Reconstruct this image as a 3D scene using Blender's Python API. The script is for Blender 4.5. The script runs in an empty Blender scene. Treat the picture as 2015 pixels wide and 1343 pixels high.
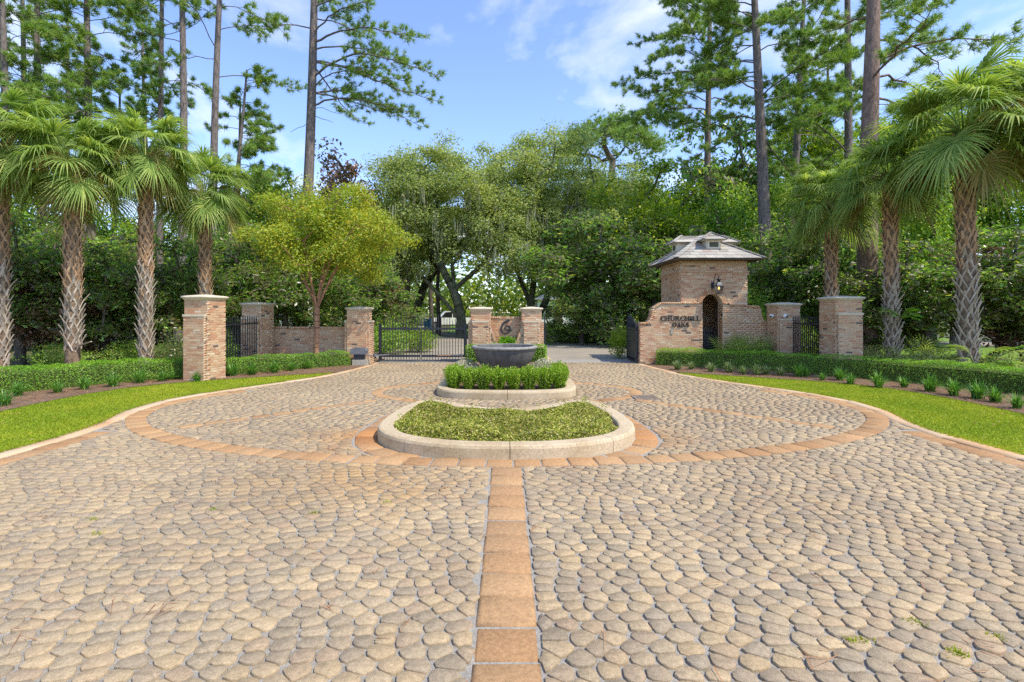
import bpy, math, random
import numpy as np
from mathutils import Vector, Matrix, Euler

# ------------------------------------------------------------------ camera, sky, sun, exposure
scene = bpy.context.scene
COL = scene.collection
R = math.radians
CAM_H, F_PX = 1.6, 1000.0
cam_data = bpy.data.cameras.new('camera')
cam_data.sensor_width = 36.0
cam_data.lens = 36.0 * F_PX / 2015.0
cam_data.shift_x = 11.0 / 2015.0
cam_data.shift_y = -56.5 / 2015.0
cam_data.clip_start = 0.05
cam_data.clip_end = 3000.0
cam = bpy.data.objects.new('camera', cam_data)
cam.location = (0, 0, CAM_H)
cam.rotation_euler = (R(90), 0, 0)
COL.objects.link(cam)
scene.camera = cam

SUN_EL, SUN_AZ = 55.0, 121.0            # azimuth from +Y towards +X
world = bpy.data.worlds.new('World')
scene.world = world
world.use_nodes = True
wn, wl = world.node_tree.nodes, world.node_tree.links
wn.clear()
w_out = wn.new('ShaderNodeOutputWorld')
w_bg = wn.new('ShaderNodeBackground')
w_sky = wn.new('ShaderNodeTexSky')
w_sky.sky_type = 'NISHITA'
w_sky.sun_disc = False
w_sky.sun_elevation = R(SUN_EL)
w_sky.sun_rotation = R(SUN_AZ)
w_sky.air_density = 1.0
w_sky.dust_density = 0.4
w_sky.ozone_density = 2.2
w_bg.inputs['Strength'].default_value = 0.15
w_tc = wn.new('ShaderNodeTexCoord')
w_sep = wn.new('ShaderNodeSeparateXYZ')
wl.new(w_tc.outputs['Generated'], w_sep.inputs[0])
w_z = wn.new('ShaderNodeMath'); w_z.operation = 'ADD'; w_z.inputs[1].default_value = 0.18
wl.new(w_sep.outputs['Z'], w_z.inputs[0])
w_zm = wn.new('ShaderNodeMath'); w_zm.operation = 'MAXIMUM'; w_zm.inputs[1].default_value = 0.08
wl.new(w_z.outputs[0], w_zm.inputs[0])
w_div = wn.new('ShaderNodeVectorMath'); w_div.operation = 'DIVIDE'
w_cmb = wn.new('ShaderNodeCombineXYZ')
for i in range(3):
    wl.new(w_zm.outputs[0], w_cmb.inputs[i])
wl.new(w_tc.outputs['Generated'], w_div.inputs[0]); wl.new(w_cmb.outputs[0], w_div.inputs[1])
w_map = wn.new('ShaderNodeMapping'); w_map.inputs['Location'].default_value = (0.43, 0.73, 1.5)
wl.new(w_div.outputs[0], w_map.inputs[0])
w_noise = wn.new('ShaderNodeTexNoise')
w_noise.inputs['Scale'].default_value = 1.15
w_noise.inputs['Detail'].default_value = 9
w_noise.inputs['Roughness'].default_value = 0.58
w_noise.inputs['Distortion'].default_value = 0.35
wl.new(w_map.outputs[0], w_noise.inputs['Vector'])
w_ramp = wn.new('ShaderNodeValToRGB')
w_ramp.color_ramp.elements[0].position = 0.52
w_ramp.color_ramp.elements[1].position = 0.74
wl.new(w_noise.outputs['Fac'], w_ramp.inputs[0])
w_mix = wn.new('ShaderNodeMixRGB')
w_mix.inputs[2].default_value = (3.6, 3.65, 3.8, 1)
w_tint = wn.new('ShaderNodeMixRGB'); w_tint.blend_type = 'MULTIPLY'; w_tint.inputs[0].default_value = 1.0
w_tint.inputs[2].default_value = (.78, .785, .91, 1)
wl.new(w_sky.outputs[0], w_tint.inputs[1])
wl.new(w_ramp.outputs[0], w_mix.inputs[0]); wl.new(w_tint.outputs[0], w_mix.inputs[1])
wl.new(w_mix.outputs[0], w_bg.inputs['Color']); wl.new(w_bg.outputs[0], w_out.inputs[0])

sun_data = bpy.data.lights.new('sun', 'SUN')
sun_data.energy = 2.1
sun_data.angle = R(0.53)
sun_data.color = (1.0, 0.935, 0.81)
sun = bpy.data.objects.new('sun', sun_data)
_d = Vector((math.sin(R(SUN_AZ)) * math.cos(R(SUN_EL)), math.cos(R(SUN_AZ)) * math.cos(R(SUN_EL)), math.sin(R(SUN_EL))))
sun.rotation_euler = _d.to_track_quat('Z', 'Y').to_euler()
sun.location = _d * 60
COL.objects.link(sun)

vs = scene.view_settings
vs.view_transform = 'Standard'
vs.look = 'None'
vs.gamma = 1.0
vs.exposure = 1.33
vs.use_curve_mapping = False
scene.render.engine = 'CYCLES'
cy = scene.cycles
cy.use_denoising = False
cy.max_bounces = 7
cy.diffuse_bounces = 4
cy.glossy_bounces = 2
cy.transmission_bounces = 4
cy.transparent_max_bounces = 6
cy.caustics_reflective = False
cy.caustics_refractive = False
cy.sample_clamp_indirect = 6.0

# ------------------------------------------------------------------ helpers
def G(px, py):
    """ground point seen at photo pixel"""
    k = CAM_H / (py - 615.0)
    return ((px - 996.5) * k, F_PX * k)

def np_mesh(name, V, F, mat=None, smooth=False):
    """V (n,3); F list of int arrays (m,k) or one array"""
    me = bpy.data.meshes.new(name)
    V = np.asarray(V, dtype=np.float32).reshape(-1, 3)
    if isinstance(F, np.ndarray):
        F = [F]
    F = [np.asarray(f, dtype=np.int32) for f in F if len(f)]
    me.vertices.add(len(V)); me.vertices.foreach_set('co', V.ravel())
    tot = np.concatenate([np.full(len(f), f.shape[1], dtype=np.int32) for f in F])
    idx = np.concatenate([f.ravel() for f in F])
    start = np.concatenate([[0], np.cumsum(tot)[:-1]]).astype(np.int32)
    me.loops.add(len(idx)); me.loops.foreach_set('vertex_index', idx)
    me.polygons.add(len(tot)); me.polygons.foreach_set('loop_start', start)
    me.polygons.foreach_set('loop_total', tot)
    if smooth:
        me.polygons.foreach_set('use_smooth', np.ones(len(tot), dtype=bool))
    me.update(calc_edges=True)
    if mat:
        me.materials.append(mat)
    return me

def link(name, me, parent=None, loc=None, kind=None):
    o = bpy.data.objects.new(name, me)
    COL.objects.link(o)
    if parent is not None:
        o.parent = parent
    if loc is not None:
        o.location = loc
    if kind:
        o['kind'] = kind
    return o

def thing(name, label, cat, loc=(0, 0, 0), rotz=0.0, group=None):
    o = bpy.data.objects.new(name, None)
    o.empty_display_size = 0.1
    COL.objects.link(o)
    o.location = loc
    o.rotation_euler = (0, 0, rotz)
    return tag(o, label, cat, group)

def tag(o, label, cat, group=None):
    o['label'] = label
    o['category'] = cat
    if group:
        o['group'] = group
    return o

def structure(o, label=None):
    o['kind'] = 'structure'
    if label:
        o['label'] = label
    return o

class MB:
    """collects simple solids into one mesh"""
    def __init__(s):
        s.v, s.f = [], []
    def add(s, V, F):
        b = len(s.v)
        s.v += [tuple(p) for p in V]
        s.f += [tuple(b + i for i in f) for f in F]
        return s
    def box(s, c, d, rotz=0.0, M=None):
        x, y, z = d[0] / 2, d[1] / 2, d[2] / 2
        P = [Vector((sx * x, sy * y, sz * z)) for sz in (-1, 1) for sx, sy in ((-1, -1), (1, -1), (1, 1), (-1, 1))]
        if M is None:
            M = Matrix.Rotation(rotz, 3, 'Z')
        P = [M @ p + Vector(c) for p in P]
        return s.add(P, [(3, 2, 1, 0), (4, 5, 6, 7), (0, 1, 5, 4), (1, 2, 6, 5), (2, 3, 7, 6), (3, 0, 4, 7)])
    def tube(s, pts, rad, n=8, cap=True):
        pts = [Vector(p) for p in pts]
        if not hasattr(rad, '__len__'):
            rad = [rad] * len(pts)
        rings, prev = [], None
        for i, p in enumerate(pts):
            t = (pts[min(i + 1, len(pts) - 1)] - pts[max(i - 1, 0)]).normalized()
            if prev is None:
                a = t.orthogonal().normalized()
            else:
                a = (prev - t * prev.dot(t))
                a = a.normalized() if a.length > 1e-6 else t.orthogonal().normalized()
            prev = a
            b = t.cross(a)
            rings.append([p + (a * math.cos(2 * math.pi * k / n) + b * math.sin(2 * math.pi * k / n)) * rad[i] for k in range(n)])
        V = [q for r in rings for q in r]
        F = []
        for i in range(len(rings) - 1):
            for k in range(n):
                F.append((i * n + k, i * n + (k + 1) % n, (i + 1) * n + (k + 1) % n, (i + 1) * n + k))
        if cap:
            F.append(tuple(range(n - 1, -1, -1)))
            F.append(tuple((len(rings) - 1) * n + k for k in range(n)))
        return s.add(V, F)
    def lathe(s, prof, n=24, c=(0, 0, 0), cap=True):
        V = [(c[0] + r * math.cos(2 * math.pi * k / n), c[1] + r * math.sin(2 * math.pi * k / n), c[2] + z) for r, z in prof for k in range(n)]
        F = [(i * n + k, i * n + (k + 1) % n, (i + 1) * n + (k + 1) % n, (i + 1) * n + k) for i in range(len(prof) - 1) for k in range(n)]
        if cap:
            F.append(tuple(range(n - 1, -1, -1)))
            F.append(tuple((len(prof) - 1) * n + k for k in range(n)))
        return s.add(V, F)
    def prism(s, poly, a, b, axis='Y'):
        """polygon (u,v) extruded along axis from a to b; axis Y: u=x v=z; axis Z: u=x v=y; axis X: u=y v=z"""
        def P(u, v, t):
            return (u, t, v) if axis == 'Y' else ((u, v, t) if axis == 'Z' else (t, u, v))
        n = len(poly)
        V = [P(u, v, a) for u, v in poly] + [P(u, v, b) for u, v in poly]
        F = [tuple(range(n)), tuple(range(2 * n - 1, n - 1, -1))]
        F += [((i + 1) % n, i, n + i, n + (i + 1) % n) for i in range(n)]
        return s.add(V, F)
    def mesh(s, name, mat=None, smooth=False):
        me = bpy.data.meshes.new(name)
        me.from_pydata(s.v, [], s.f)
        if smooth:
            me.polygons.foreach_set('use_smooth', np.ones(len(me.polygons), dtype=bool))
        me.update()
        if mat:
            me.materials.append(mat)
        return me
    def obj(s, name, mat=None, parent=None, smooth=False, loc=None, kind=None):
        return link(name, s.mesh(name, mat, smooth), parent, loc, kind)

def copy_tree(o, parent=None):
    c = o.copy()
    COL.objects.link(c)
    c.parent = parent
    for ch in [x for x in o.children]:
        copy_tree(ch, c)
    return c

def chaikin(P, n=2, closed=False):
    P = [np.array(p, float) for p in P]
    for _ in range(n):
        Q = []
        m = len(P)
        if not closed:
            Q.append(P[0])
        for i in range(m if closed else m - 1):
            a, b = P[i], P[(i + 1) % m]
            Q += [a * .75 + b * .25, a * .25 + b * .75]
        if not closed:
            Q.append(P[-1])
        P = Q
    return P

def resample(P, step, closed=False):
    P = [np.array(p, float) for p in P]
    if closed:
        P = P + [P[0]]
    P = np.array(P)
    s = np.concatenate([[0], np.cumsum(np.linalg.norm(np.diff(P, axis=0), axis=1))])
    n = max(2, int(round(s[-1] / step)))
    t = np.linspace(0, s[-1], n + 1)
    Q = np.stack([np.interp(t, s, P[:, k]) for k in range(P.shape[1])], axis=1)
    return Q[:-1] if closed else Q

def offset(P, d, closed=False):
    """offset polyline to its left by d (2D)"""
    P = np.asarray(P, float)
    if closed:
        T = np.roll(P, -1, 0) - np.roll(P, 1, 0)
    else:
        T = np.gradient(P, axis=0)
    T /= np.linalg.norm(T, axis=1)[:, None] + 1e-9
    N = np.stack([-T[:, 1], T[:, 0]], axis=1)
    return P + N * d

def sd_poly(X, Y, poly):
    """signed distance to closed polygon (negative inside)"""
    P = np.asarray(poly, float)
    A, B = P, np.roll(P, -1, 0)
    best = np.full(X.shape, 1e9)
    inside = np.zeros(X.shape, dtype=bool)
    for (ax, ay), (bx, by) in zip(A, B):
        ex, ey = bx - ax, by - ay
        wx, wy = X - ax, Y - ay
        t = np.clip((wx * ex + wy * ey) / (ex * ex + ey * ey + 1e-12), 0, 1)
        best = np.minimum(best, (wx - ex * t) ** 2 + (wy - ey * t) ** 2)
        c = ((ay > Y) != (by > Y))
        with np.errstate(divide='ignore', invalid='ignore'):
            xi = (bx - ax) * (Y - ay) / (by - ay + 1e-12) + ax
        inside ^= c & (X < xi)
    d = np.sqrt(best)
    return np.where(inside, -d, d)

# ------------------------------------------------------------------ materials
def new_mat(name):
    m = bpy.data.materials.new(name)
    m.use_nodes = True
    nt = m.node_tree
    nt.nodes.clear()
    out = nt.nodes.new('ShaderNodeOutputMaterial')
    p = nt.nodes.new('ShaderNodeBsdfPrincipled')
    nt.links.new(p.outputs[0], out.inputs[0])
    return m, nt, p, out

def ramp(nt, src, cols, interp='LINEAR'):
    r = nt.nodes.new('ShaderNodeValToRGB')
    cr = r.color_ramp
    cr.interpolation = interp
    while len(cr.elements) < len(cols):
        cr.elements.new(0.5)
    for e, (p, c) in zip(cr.elements, cols):
        e.position = p
        e.color = (*c, 1)
    if src is not None:
        nt.links.new(src, r.inputs[0])
    return r.outputs[0]

def noise(nt, scale, detail=3, rough=.55, coord='Object', stretch=None):
    n = nt.nodes.new('ShaderNodeTexNoise')
    n.inputs['Scale'].default_value = scale
    n.inputs['Detail'].default_value = detail
    n.inputs['Roughness'].default_value = rough
    if coord == 'World':
        g = nt.nodes.new('ShaderNodeNewGeometry'); src = g.outputs['Position']
    else:
        t = nt.nodes.new('ShaderNodeTexCoord'); src = t.outputs[coord]
    if stretch:
        mp = nt.nodes.new('ShaderNodeMapping'); mp.inputs['Scale'].default_value = stretch
        nt.links.new(src, mp.inputs[0]); src = mp.outputs[0]
    nt.links.new(src, n.inputs['Vector'])
    return n.outputs['Fac']

def mixc(nt, fac, a, b, mode='MIX'):
    m = nt.nodes.new('ShaderNodeMixRGB')
    m.blend_type = mode
    for i, v in ((0, fac), (1, a), (2, b)):
        if isinstance(v, (int, float)):
            m.inputs[i].default_value = v
        elif isinstance(v, tuple):
            m.inputs[i].default_value = (*v, 1)
        else:
            nt.links.new(v, m.inputs[i])
    return m.outputs[0]

def mth(nt, op, a, b=None):
    m = nt.nodes.new('ShaderNodeMath'); m.operation = op
    for i, v in ((0, a), (1, b)):
        if v is None: continue
        if isinstance(v, (int, float)): m.inputs[i].default_value = v
        else: nt.links.new(v, m.inputs[i])
    return m.outputs[0]

def piece_random(nt):
    g = nt.nodes.new('ShaderNodeNewGeometry')
    o = nt.nodes.new('ShaderNodeObjectInfo')
    return mth(nt, 'FRACT', mth(nt, 'ADD', g.outputs['Random Per Island'], o.outputs['Random']))

def bump(nt, p, height, strength=.3, dist=.01):
    b = nt.nodes.new('ShaderNodeBump')
    b.inputs['Strength'].default_value = strength
    b.inputs['Distance'].default_value = dist
    nt.links.new(height, b.inputs['Height'])
    nt.links.new(b.outputs[0], p.inputs['Normal'])

def pieces_mat(name, cols, speck=60, rough=.85, var=.25, bumpd=.004, stains=(), interp='LINEAR', coarse=None):
    """one colour per stone / brick, with grain; stains: (cx, cy, radius, colour, amount) on world ground"""
    m, nt, p, _ = new_mat(name)
    c = ramp(nt, piece_random(nt), cols, interp)
    if coarse:
        c = mixc(nt, mth(nt, 'MULTIPLY', ramp(nt, noise(nt, coarse[0], 3, coord='World'), [(.42, (0, 0, 0)), (.62, (1, 1, 1))]), coarse[2]), c, coarse[1], 'MULTIPLY')
    g = noise(nt, speck, 4, .75, 'World')
    if speck > 100:
        g2 = noise(nt, 38, 3, .6, 'World')
        c = mixc(nt, 1.0, c, ramp(nt, g2, [(.3, (.8, .8, .8)), (.7, (1.18, 1.18, 1.18))]), 'MULTIPLY')
    c = mixc(nt, 1.0, c, ramp(nt, g, [(.25, (1 - var,) * 3), (.5, (1, 1, 1)), (.78, (1 + var,) * 3)]), 'MULTIPLY')
    for cx, cyy, rr, colr, amt in stains:
        geo = nt.nodes.new('ShaderNodeNewGeometry')
        v = nt.nodes.new('ShaderNodeVectorMath'); v.operation = 'DISTANCE'
        nt.links.new(geo.outputs['Position'], v.inputs[0]); v.inputs[1].default_value = (cx, cyy, 0)
        d = mth(nt, 'ADD', mth(nt, 'DIVIDE', v.outputs['Value'], rr), mth(nt, 'MULTIPLY', noise(nt, 1.6, 4, coord='World'), .9))
        f = ramp(nt, d, [(.45, (1, 1, 1)), (1.25 if False else .98, (0, 0, 0))])
        c = mixc(nt, mth(nt, 'MULTIPLY', f, amt), c, colr, 'MULTIPLY')
    nt.links.new(c, p.inputs['Base Color'])
    p.inputs['Roughness'].default_value = rough
    p.inputs['Specular IOR Level'].default_value = .25
    if bumpd:
        bump(nt, p, g, .5, bumpd)
    return m

def plain_mat(name, col, rough=.6, metal=0.0, var=.15, scale=8, bumpd=0, spec=.4, coord='World', stretch=None):
    m, nt, p, _ = new_mat(name)
    g = noise(nt, scale, 5, .6, coord, stretch)
    c = mixc(nt, 1.0, col, ramp(nt, g, [(.3, (1 - var,) * 3), (.7, (1 + var,) * 3)]), 'MULTIPLY')
    nt.links.new(c, p.inputs['Base Color'])
    p.inputs['Roughness'].default_value = rough
    p.inputs['Metallic'].default_value = metal
    p.inputs['Specular IOR Level'].default_value = spec
    if bumpd:
        bump(nt, p, g, .6, bumpd)
    return m

def leaf_mat(name, cols, transl=.35, tcol=None, rough=.5, spec=.35, back=None, patch=None):
    m, nt, p, out = new_mat(name)
    c = ramp(nt, piece_random(nt), cols)
    if patch:      # slow variation through the crown
        c = mixc(nt, ramp(nt, noise(nt, patch[0], 2, coord='World'), [(.4, (0, 0, 0)), (.62, (1, 1, 1))]), c, mixc(nt, 1.0, c, patch[1], 'MULTIPLY'))
    tc = mixc(nt, 1.0, c, tcol or (1.5, 1.5, .75), 'MULTIPLY')
    if back:
        g = nt.nodes.new('ShaderNodeNewGeometry')
        c = mixc(nt, g.outputs['Backfacing'], c, back)
    nt.links.new(c, p.inputs['Base Color'])
    p.inputs['Roughness'].default_value = rough
    p.inputs['Specular IOR Level'].default_value = spec
    t = nt.nodes.new('ShaderNodeBsdfTranslucent')
    nt.links.new(tc, t.inputs['Color'])
    mx = nt.nodes.new('ShaderNodeMixShader')
    mx.inputs[0].default_value = transl
    nt.links.new(p.outputs[0], mx.inputs[1]); nt.links.new(t.outputs[0], mx.inputs[2])
    nt.links.new(mx.outputs[0], out.inputs[0])
    return m

M = {}
_rust = ((-1.3, 5.0, 2.6, (1.1, .84, .5), .5), (-1.9, 6.6, 1.5, (1.1, .76, .46), .8), (1.9, 6.6, 1.3, (1.1, .78, .5), .7))
M['cobble'] = pieces_mat('cobble', [(0, (0.300, 0.238, 0.155)), (.16, (0.354, 0.274, 0.174)), (.3, (0.386, 0.281, 0.174)), (.45, (0.432, 0.318, 0.178)), (.62, (0.369, 0.289, 0.183)), (.8, (0.478, 0.353, 0.201)), (.93, (0.331, 0.266, 0.181)), (1, (0.439, 0.326, 0.183))],
                         speck=210, var=.5, bumpd=.008, stains=_rust, coarse=(.55, (.82, .80, .80), .8))
M['paver'] = pieces_mat('paver', [(0, (0.341, 0.188, 0.085)), (.25, (0.449, 0.259, 0.117)), (.5, (0.386, 0.232, 0.114)), (.75, (0.476, 0.289, 0.137)), (1, (0.404, 0.232, 0.106))], speck=190, var=.48, bumpd=.008, stains=_rust[1:], coarse=(.6, (.85, .85, .88), .6))
M['edging'] = pieces_mat('edging', [(0, (.52, .385, .235)), (1, (.57, .42, .27))], speck=90, var=.15, bumpd=.003, coarse=(.9, (.95, .75, .58), .8))
M['gravel'] = pieces_mat('gravel', [(0, (.32, .295, .25)), (1, (.32, .295, .25))], speck=260, var=.9, bumpd=.01)
M['kerb'] = pieces_mat('kerb', [(0, (0.488, 0.391, 0.250)), (1, (0.544, 0.429, 0.277))], speck=120, var=.16, bumpd=.003, coarse=(2.2, (.78, .73, .64), .75))
M['brick'] = pieces_mat('brick', [(0, (0.141, 0.106, 0.084)), (.022, (0.141, 0.106, 0.084)), (.026, (0.434, 0.249, 0.149)), (.13, (0.517, 0.258, 0.142)), (.27, (0.551, 0.355, 0.208)), (.45, (0.601, 0.422, 0.256)), (.6, (0.534, 0.306, 0.179)), (.72, (0.593, 0.405, 0.238)), (.86, (0.484, 0.306, 0.186)), (.95, (0.651, 0.519, 0.354)), (1, (0.584, 0.396, 0.238))],
                        speck=45, var=.2, bumpd=.004, coarse=(1.2, (.9, .76, .62), .6))
M['mortar'] = plain_mat('mortar', (.56, .46, .34), .95, var=.25, scale=22, bumpd=.004, spec=.1)
M['stone'] = plain_mat('stone', (.60, .51, .37), .85, var=.12, scale=14, bumpd=.003, spec=.2)
M['slate'] = pieces_mat('slate', [(0, (0.279, 0.259, 0.227)), (.3, (0.409, 0.374, 0.313)), (.55, (0.465, 0.427, 0.356)), (.8, (0.358, 0.331, 0.292)), (.9, (0.316, 0.226, 0.184)), (1, (0.446, 0.413, 0.356))], speck=26, var=.22, bumpd=.004)
M['iron'] = plain_mat('iron', (.017, .020, .027), .42, var=.3, scale=30, spec=.5)
M['paint'] = plain_mat('paint', (.60, .55, .44), .6, var=.08, scale=10)
M['louvre'] = plain_mat('louvre', (.10, .12, .08), .6, var=.15)
M['wood'] = plain_mat('wood', (.10, .075, .05), .8, var=.2)
M['planter'] = plain_mat('planter', (.115, .11, .10), .62, var=.5, scale=4, bumpd=.004, spec=.35, stretch=(1, 1, .35))
M['rim'] = plain_mat('rim', (.25, .24, .215), .7, var=.3, scale=9, bumpd=.004)
M['plastic_grey'] = plain_mat('plastic_grey', (.14, .145, .16), .5)
M['concrete'] = plain_mat('concrete', (.36, .33, .27), .9, var=.2, scale=18, bumpd=.004)
M['white'] = plain_mat('white', (.75, .74, .71), .45, var=.05)
M['black'] = plain_mat('black', (.012, .012, .012), .35, var=.1)
M['mulch'] = pieces_mat('mulch', [(0, (0.180, 0.118, 0.078)), (1, (0.200, 0.136, 0.091))], speck=70, var=.6, bumpd=.03, coarse=(1.1, (.8, .75, .7), .6))
M['straw'] = pieces_mat('straw', [(0, (.27, .11, .045)), (.5, (.38, .18, .08)), (1, (.44, .27, .15))], speck=20, var=.2, bumpd=0)
M['lawn_soil'] = pieces_mat('lawn_soil', [(0, (0.231, 0.324, 0.018)), (1, (0.231, 0.324, 0.018))], speck=45, var=.5, bumpd=.01)
M['grass'] = leaf_mat('grass', [(0, (0.219, 0.287, 0.020)), (.35, (0.309, 0.369, 0.023)), (.75, (0.423, 0.445, 0.031)), (.92, (0.514, 0.468, 0.065)), (1, (0.539, 0.421, 0.128))], .4, (1.2, 1.2, .8), .7, .1, patch=(.8, (.72, .84, .8)))
M['ground'] = pieces_mat('ground', [(0, (.085, .10, .03)), (1, (.085, .10, .03))], speck=3.5, var=.5, bumpd=.03, coarse=(.22, (1.5, 1.0, .9), .8))
M['far_lawn'] = pieces_mat('far_lawn', [(0, (.15, .25, .02)), (1, (.15, .25, .02))], speck=30, var=.4, bumpd=.03, coarse=(.35, (.7, .75, .7), .8))
M['road'] = pieces_mat('road', [(0, (.33, .28, .21)), (1, (.33, .28, .21))], speck=26, var=.22, bumpd=.003, coarse=(.5, (.75, .76, .8), .8))
M['boxwood'] = leaf_mat('boxwood', [(0, (0.114, 0.260, 0.021)), (.5, (0.208, 0.416, 0.029)), (.85, (0.343, 0.582, 0.046)), (1, (0.541, 0.660, 0.104))], .38, (1.4, 1.4, .6), .45, .4, patch=(1.6, (.72, .82, .7)))
M['shrub'] = leaf_mat('shrub', [(0, (0.098, 0.210, 0.014)), (.5, (0.210, 0.364, 0.020)), (.85, (0.364, 0.504, 0.031)), (1, (0.532, 0.588, 0.098))], .4, (1.3, 1.3, .6), .45, .35)
M['jasmine'] = leaf_mat('jasmine', [(0, (0.085, 0.153, 0.014)), (.3, (0.241, 0.307, 0.029)), (.6, (0.457, 0.460, 0.059)), (.82, (0.626, 0.555, 0.142)), (.93, (0.673, 0.566, 0.283)), (1, (0.337, 0.201, 0.106))], .25, (1.2, 1.2, .7), .6, .25, patch=(2.6, (.70, .68, .62)))
M['fern'] = leaf_mat('fern', [(0, (0.104, 0.286, 0.013)), (.6, (0.208, 0.468, 0.018)), (1, (0.325, 0.546, 0.039))], .45, (1.3, 1.3, .6), .5, .3)
M['liriope'] = leaf_mat('liriope', [(0, (0.064, 0.178, 0.023)), (.6, (0.128, 0.293, 0.038)), (1, (0.255, 0.421, 0.076))], .35, (1.3, 1.35, .7), .4, .45)
M['liriope_pale'] = leaf_mat('liriope_pale', [(0, (.07, .16, .03)), (.5, (.20, .28, .08)), (1, (.46, .47, .27))], .3, (1.2, 1.2, .8), .4, .45)
M['oak_leaf'] = leaf_mat('oak_leaf', [(0, (0.171, 0.242, 0.082)), (.4, (0.264, 0.349, 0.111)), (.75, (0.356, 0.436, 0.140)), (.93, (0.442, 0.496, 0.187)), (1, (0.527, 0.510, 0.233))], .5, (1.4, 1.4, .75), .5, .35, patch=(.35, (1.2, 1.1, 1.0)))
M['hard_leaf'] = leaf_mat('hard_leaf', [(0, (0.109, 0.220, 0.031)), (.5, (0.220, 0.363, 0.044)), (.85, (0.363, 0.507, 0.062)), (1, (0.572, 0.594, 0.109))], .42, (1.6, 1.55, .6), .45, .4, patch=(.4, (.8, .9, .85)))
M['lime_leaf'] = leaf_mat('lime_leaf', [(0, (0.143, 0.227, 0.018)), (.5, (0.247, 0.351, 0.023)), (.85, (0.377, 0.442, 0.031)), (1, (0.494, 0.468, 0.065))], .48, (1.5, 1.45, .55), .45, .35, patch=(.5, (.8, .95, .8)))
M['magnolia_leaf'] = leaf_mat('magnolia_leaf', [(0, (0.140, 0.300, 0.090)), (.55, (0.250, 0.457, 0.120)), (.86, (0.425, 0.674, 0.168)), (.95, (0.680, 0.680, 0.199)), (1, (0.680, 0.645, 0.250))], .3, (1.6, 1.6, .6), .36, .5, back=(.10, .085, .035))
M['magnolia_bronze'] = leaf_mat('magnolia_bronze', [(0, (.10, .11, .05)), (.4, (.16, .13, .065)), (.8, (.22, .14, .07)), (1, (.14, .18, .06))], .2, (1.5, 1.3, .7), .3, .55, back=(.22, .11, .06))
M['myrtle_leaf'] = leaf_mat('myrtle_leaf', [(0, (.20, .30, .04)), (.35, (.31, .40, .045)), (.65, (.44, .48, .045)), (.88, (.56, .52, .05)), (1, (.58, .42, .06))], .45, (1.45, 1.35, .5), .45, .35, patch=(.6, (.72, .85, .75)))
M['needle'] = leaf_mat('needle', [(0, (0.111, 0.222, 0.044)), (.5, (0.199, 0.342, 0.058)), (.85, (0.310, 0.443, 0.079)), (1, (0.488, 0.443, 0.111))], .3, (1.5, 1.5, .7), .45, .4)
M['frond'] = leaf_mat('frond', [(0, (0.168, 0.262, 0.060)), (.45, (0.253, 0.368, 0.085)), (.8, (0.365, 0.467, 0.119)), (1, (0.505, 0.552, 0.170))], .42, (1.4, 1.4, .65), .6, .22)
M['frond_dry'] = leaf_mat('frond_dry', [(0, (.14, .15, .03)), (.5, (.25, .24, .06)), (1, (.38, .31, .10))], .36, (1.3, 1.2, .65), .5, .3)
M['inflor'] = leaf_mat('inflor', [(0, (.30, .22, .06)), (.5, (.42, .32, .10)), (1, (.52, .42, .17))], .35, (1.2, 1.1, .6), .7, .2)
M['moss'] = leaf_mat('moss', [(0, (0.208, 0.221, 0.130)), (.5, (0.299, 0.312, 0.195)), (1, (0.403, 0.403, 0.260))], .35, (1.2, 1.2, .9), .9, .05)
M['flower'] = leaf_mat('flower', [(0, (.16, .22, .05)), (.4, (.22, .28, .08)), (.6, (.60, .56, .46)), (1, (.70, .66, .58))], .3, (1.1, 1.1, .9), .6, .2)
M['forest_leaf'] = leaf_mat('forest_leaf', [(0, (0.072, 0.137, 0.025)), (.5, (0.145, 0.225, 0.036)), (.85, (0.258, 0.338, 0.048)), (1, (0.419, 0.402, 0.097))], .42, (1.6, 1.5, .6), .5, .3, patch=(.16, (1.3, 1.2, .9)))
M['pine_bark'] = plain_mat('pine_bark', (.175, .145, .125), .95, var=.5, scale=5, bumpd=.06, spec=.15, coord='Object', stretch=(2.4, 2.4, .7))
M['pine_bark_red'] = plain_mat('pine_bark_red', (.20, .14, .11), .95, var=.5, scale=5, bumpd=.06, spec=.15, coord='Object', stretch=(2.4, 2.4, .7))
M['bark'] = plain_mat('bark', (.115, .10, .075), .95, var=.45, scale=5, bumpd=.04, spec=.15, coord='Object', stretch=(2, 2, .6))
M['oak_bark'] = plain_mat('oak_bark', (.11, .115, .07), .95, var=.6, scale=2.4, bumpd=.05, spec=.1, coord='Object')
M['myrtle_bark'] = plain_mat('myrtle_bark', (.33, .18, .105), .75, var=.45, scale=6, bumpd=.012, spec=.2, coord='Object', stretch=(2, 2, .4))
M['boot_grey'] = pieces_mat('boot_grey', [(0, (.33, .265, .19)), (.5, (.44, .36, .27)), (1, (.52, .44, .34))], speck=24, var=.25, bumpd=.004)
M['boot_brown'] = pieces_mat('boot_brown', [(0, (.32, .19, .10)), (.5, (.44, .275, .15)), (1, (.52, .35, .21))], speck=24, var=.25, bumpd=.004)
M['fibre'] = plain_mat('fibre', (.20, .14, .09), .95, var=.5, scale=14, bumpd=.02, spec=.1)
M['rusty_iron'] = plain_mat('rusty_iron', (.26, .20, .15), .8, var=.4, scale=40)
M['hedge_core'] = plain_mat('hedge_core', (.07, .09, .025), .95, var=.5, scale=20, spec=.05)

# ------------------------------------------------------------------ terrain
rng = np.random.default_rng(7)
random.seed(7)

def smooth01(t):
    t = np.clip(t, 0, 1)
    return t * t * (3 - 2 * t)

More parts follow.
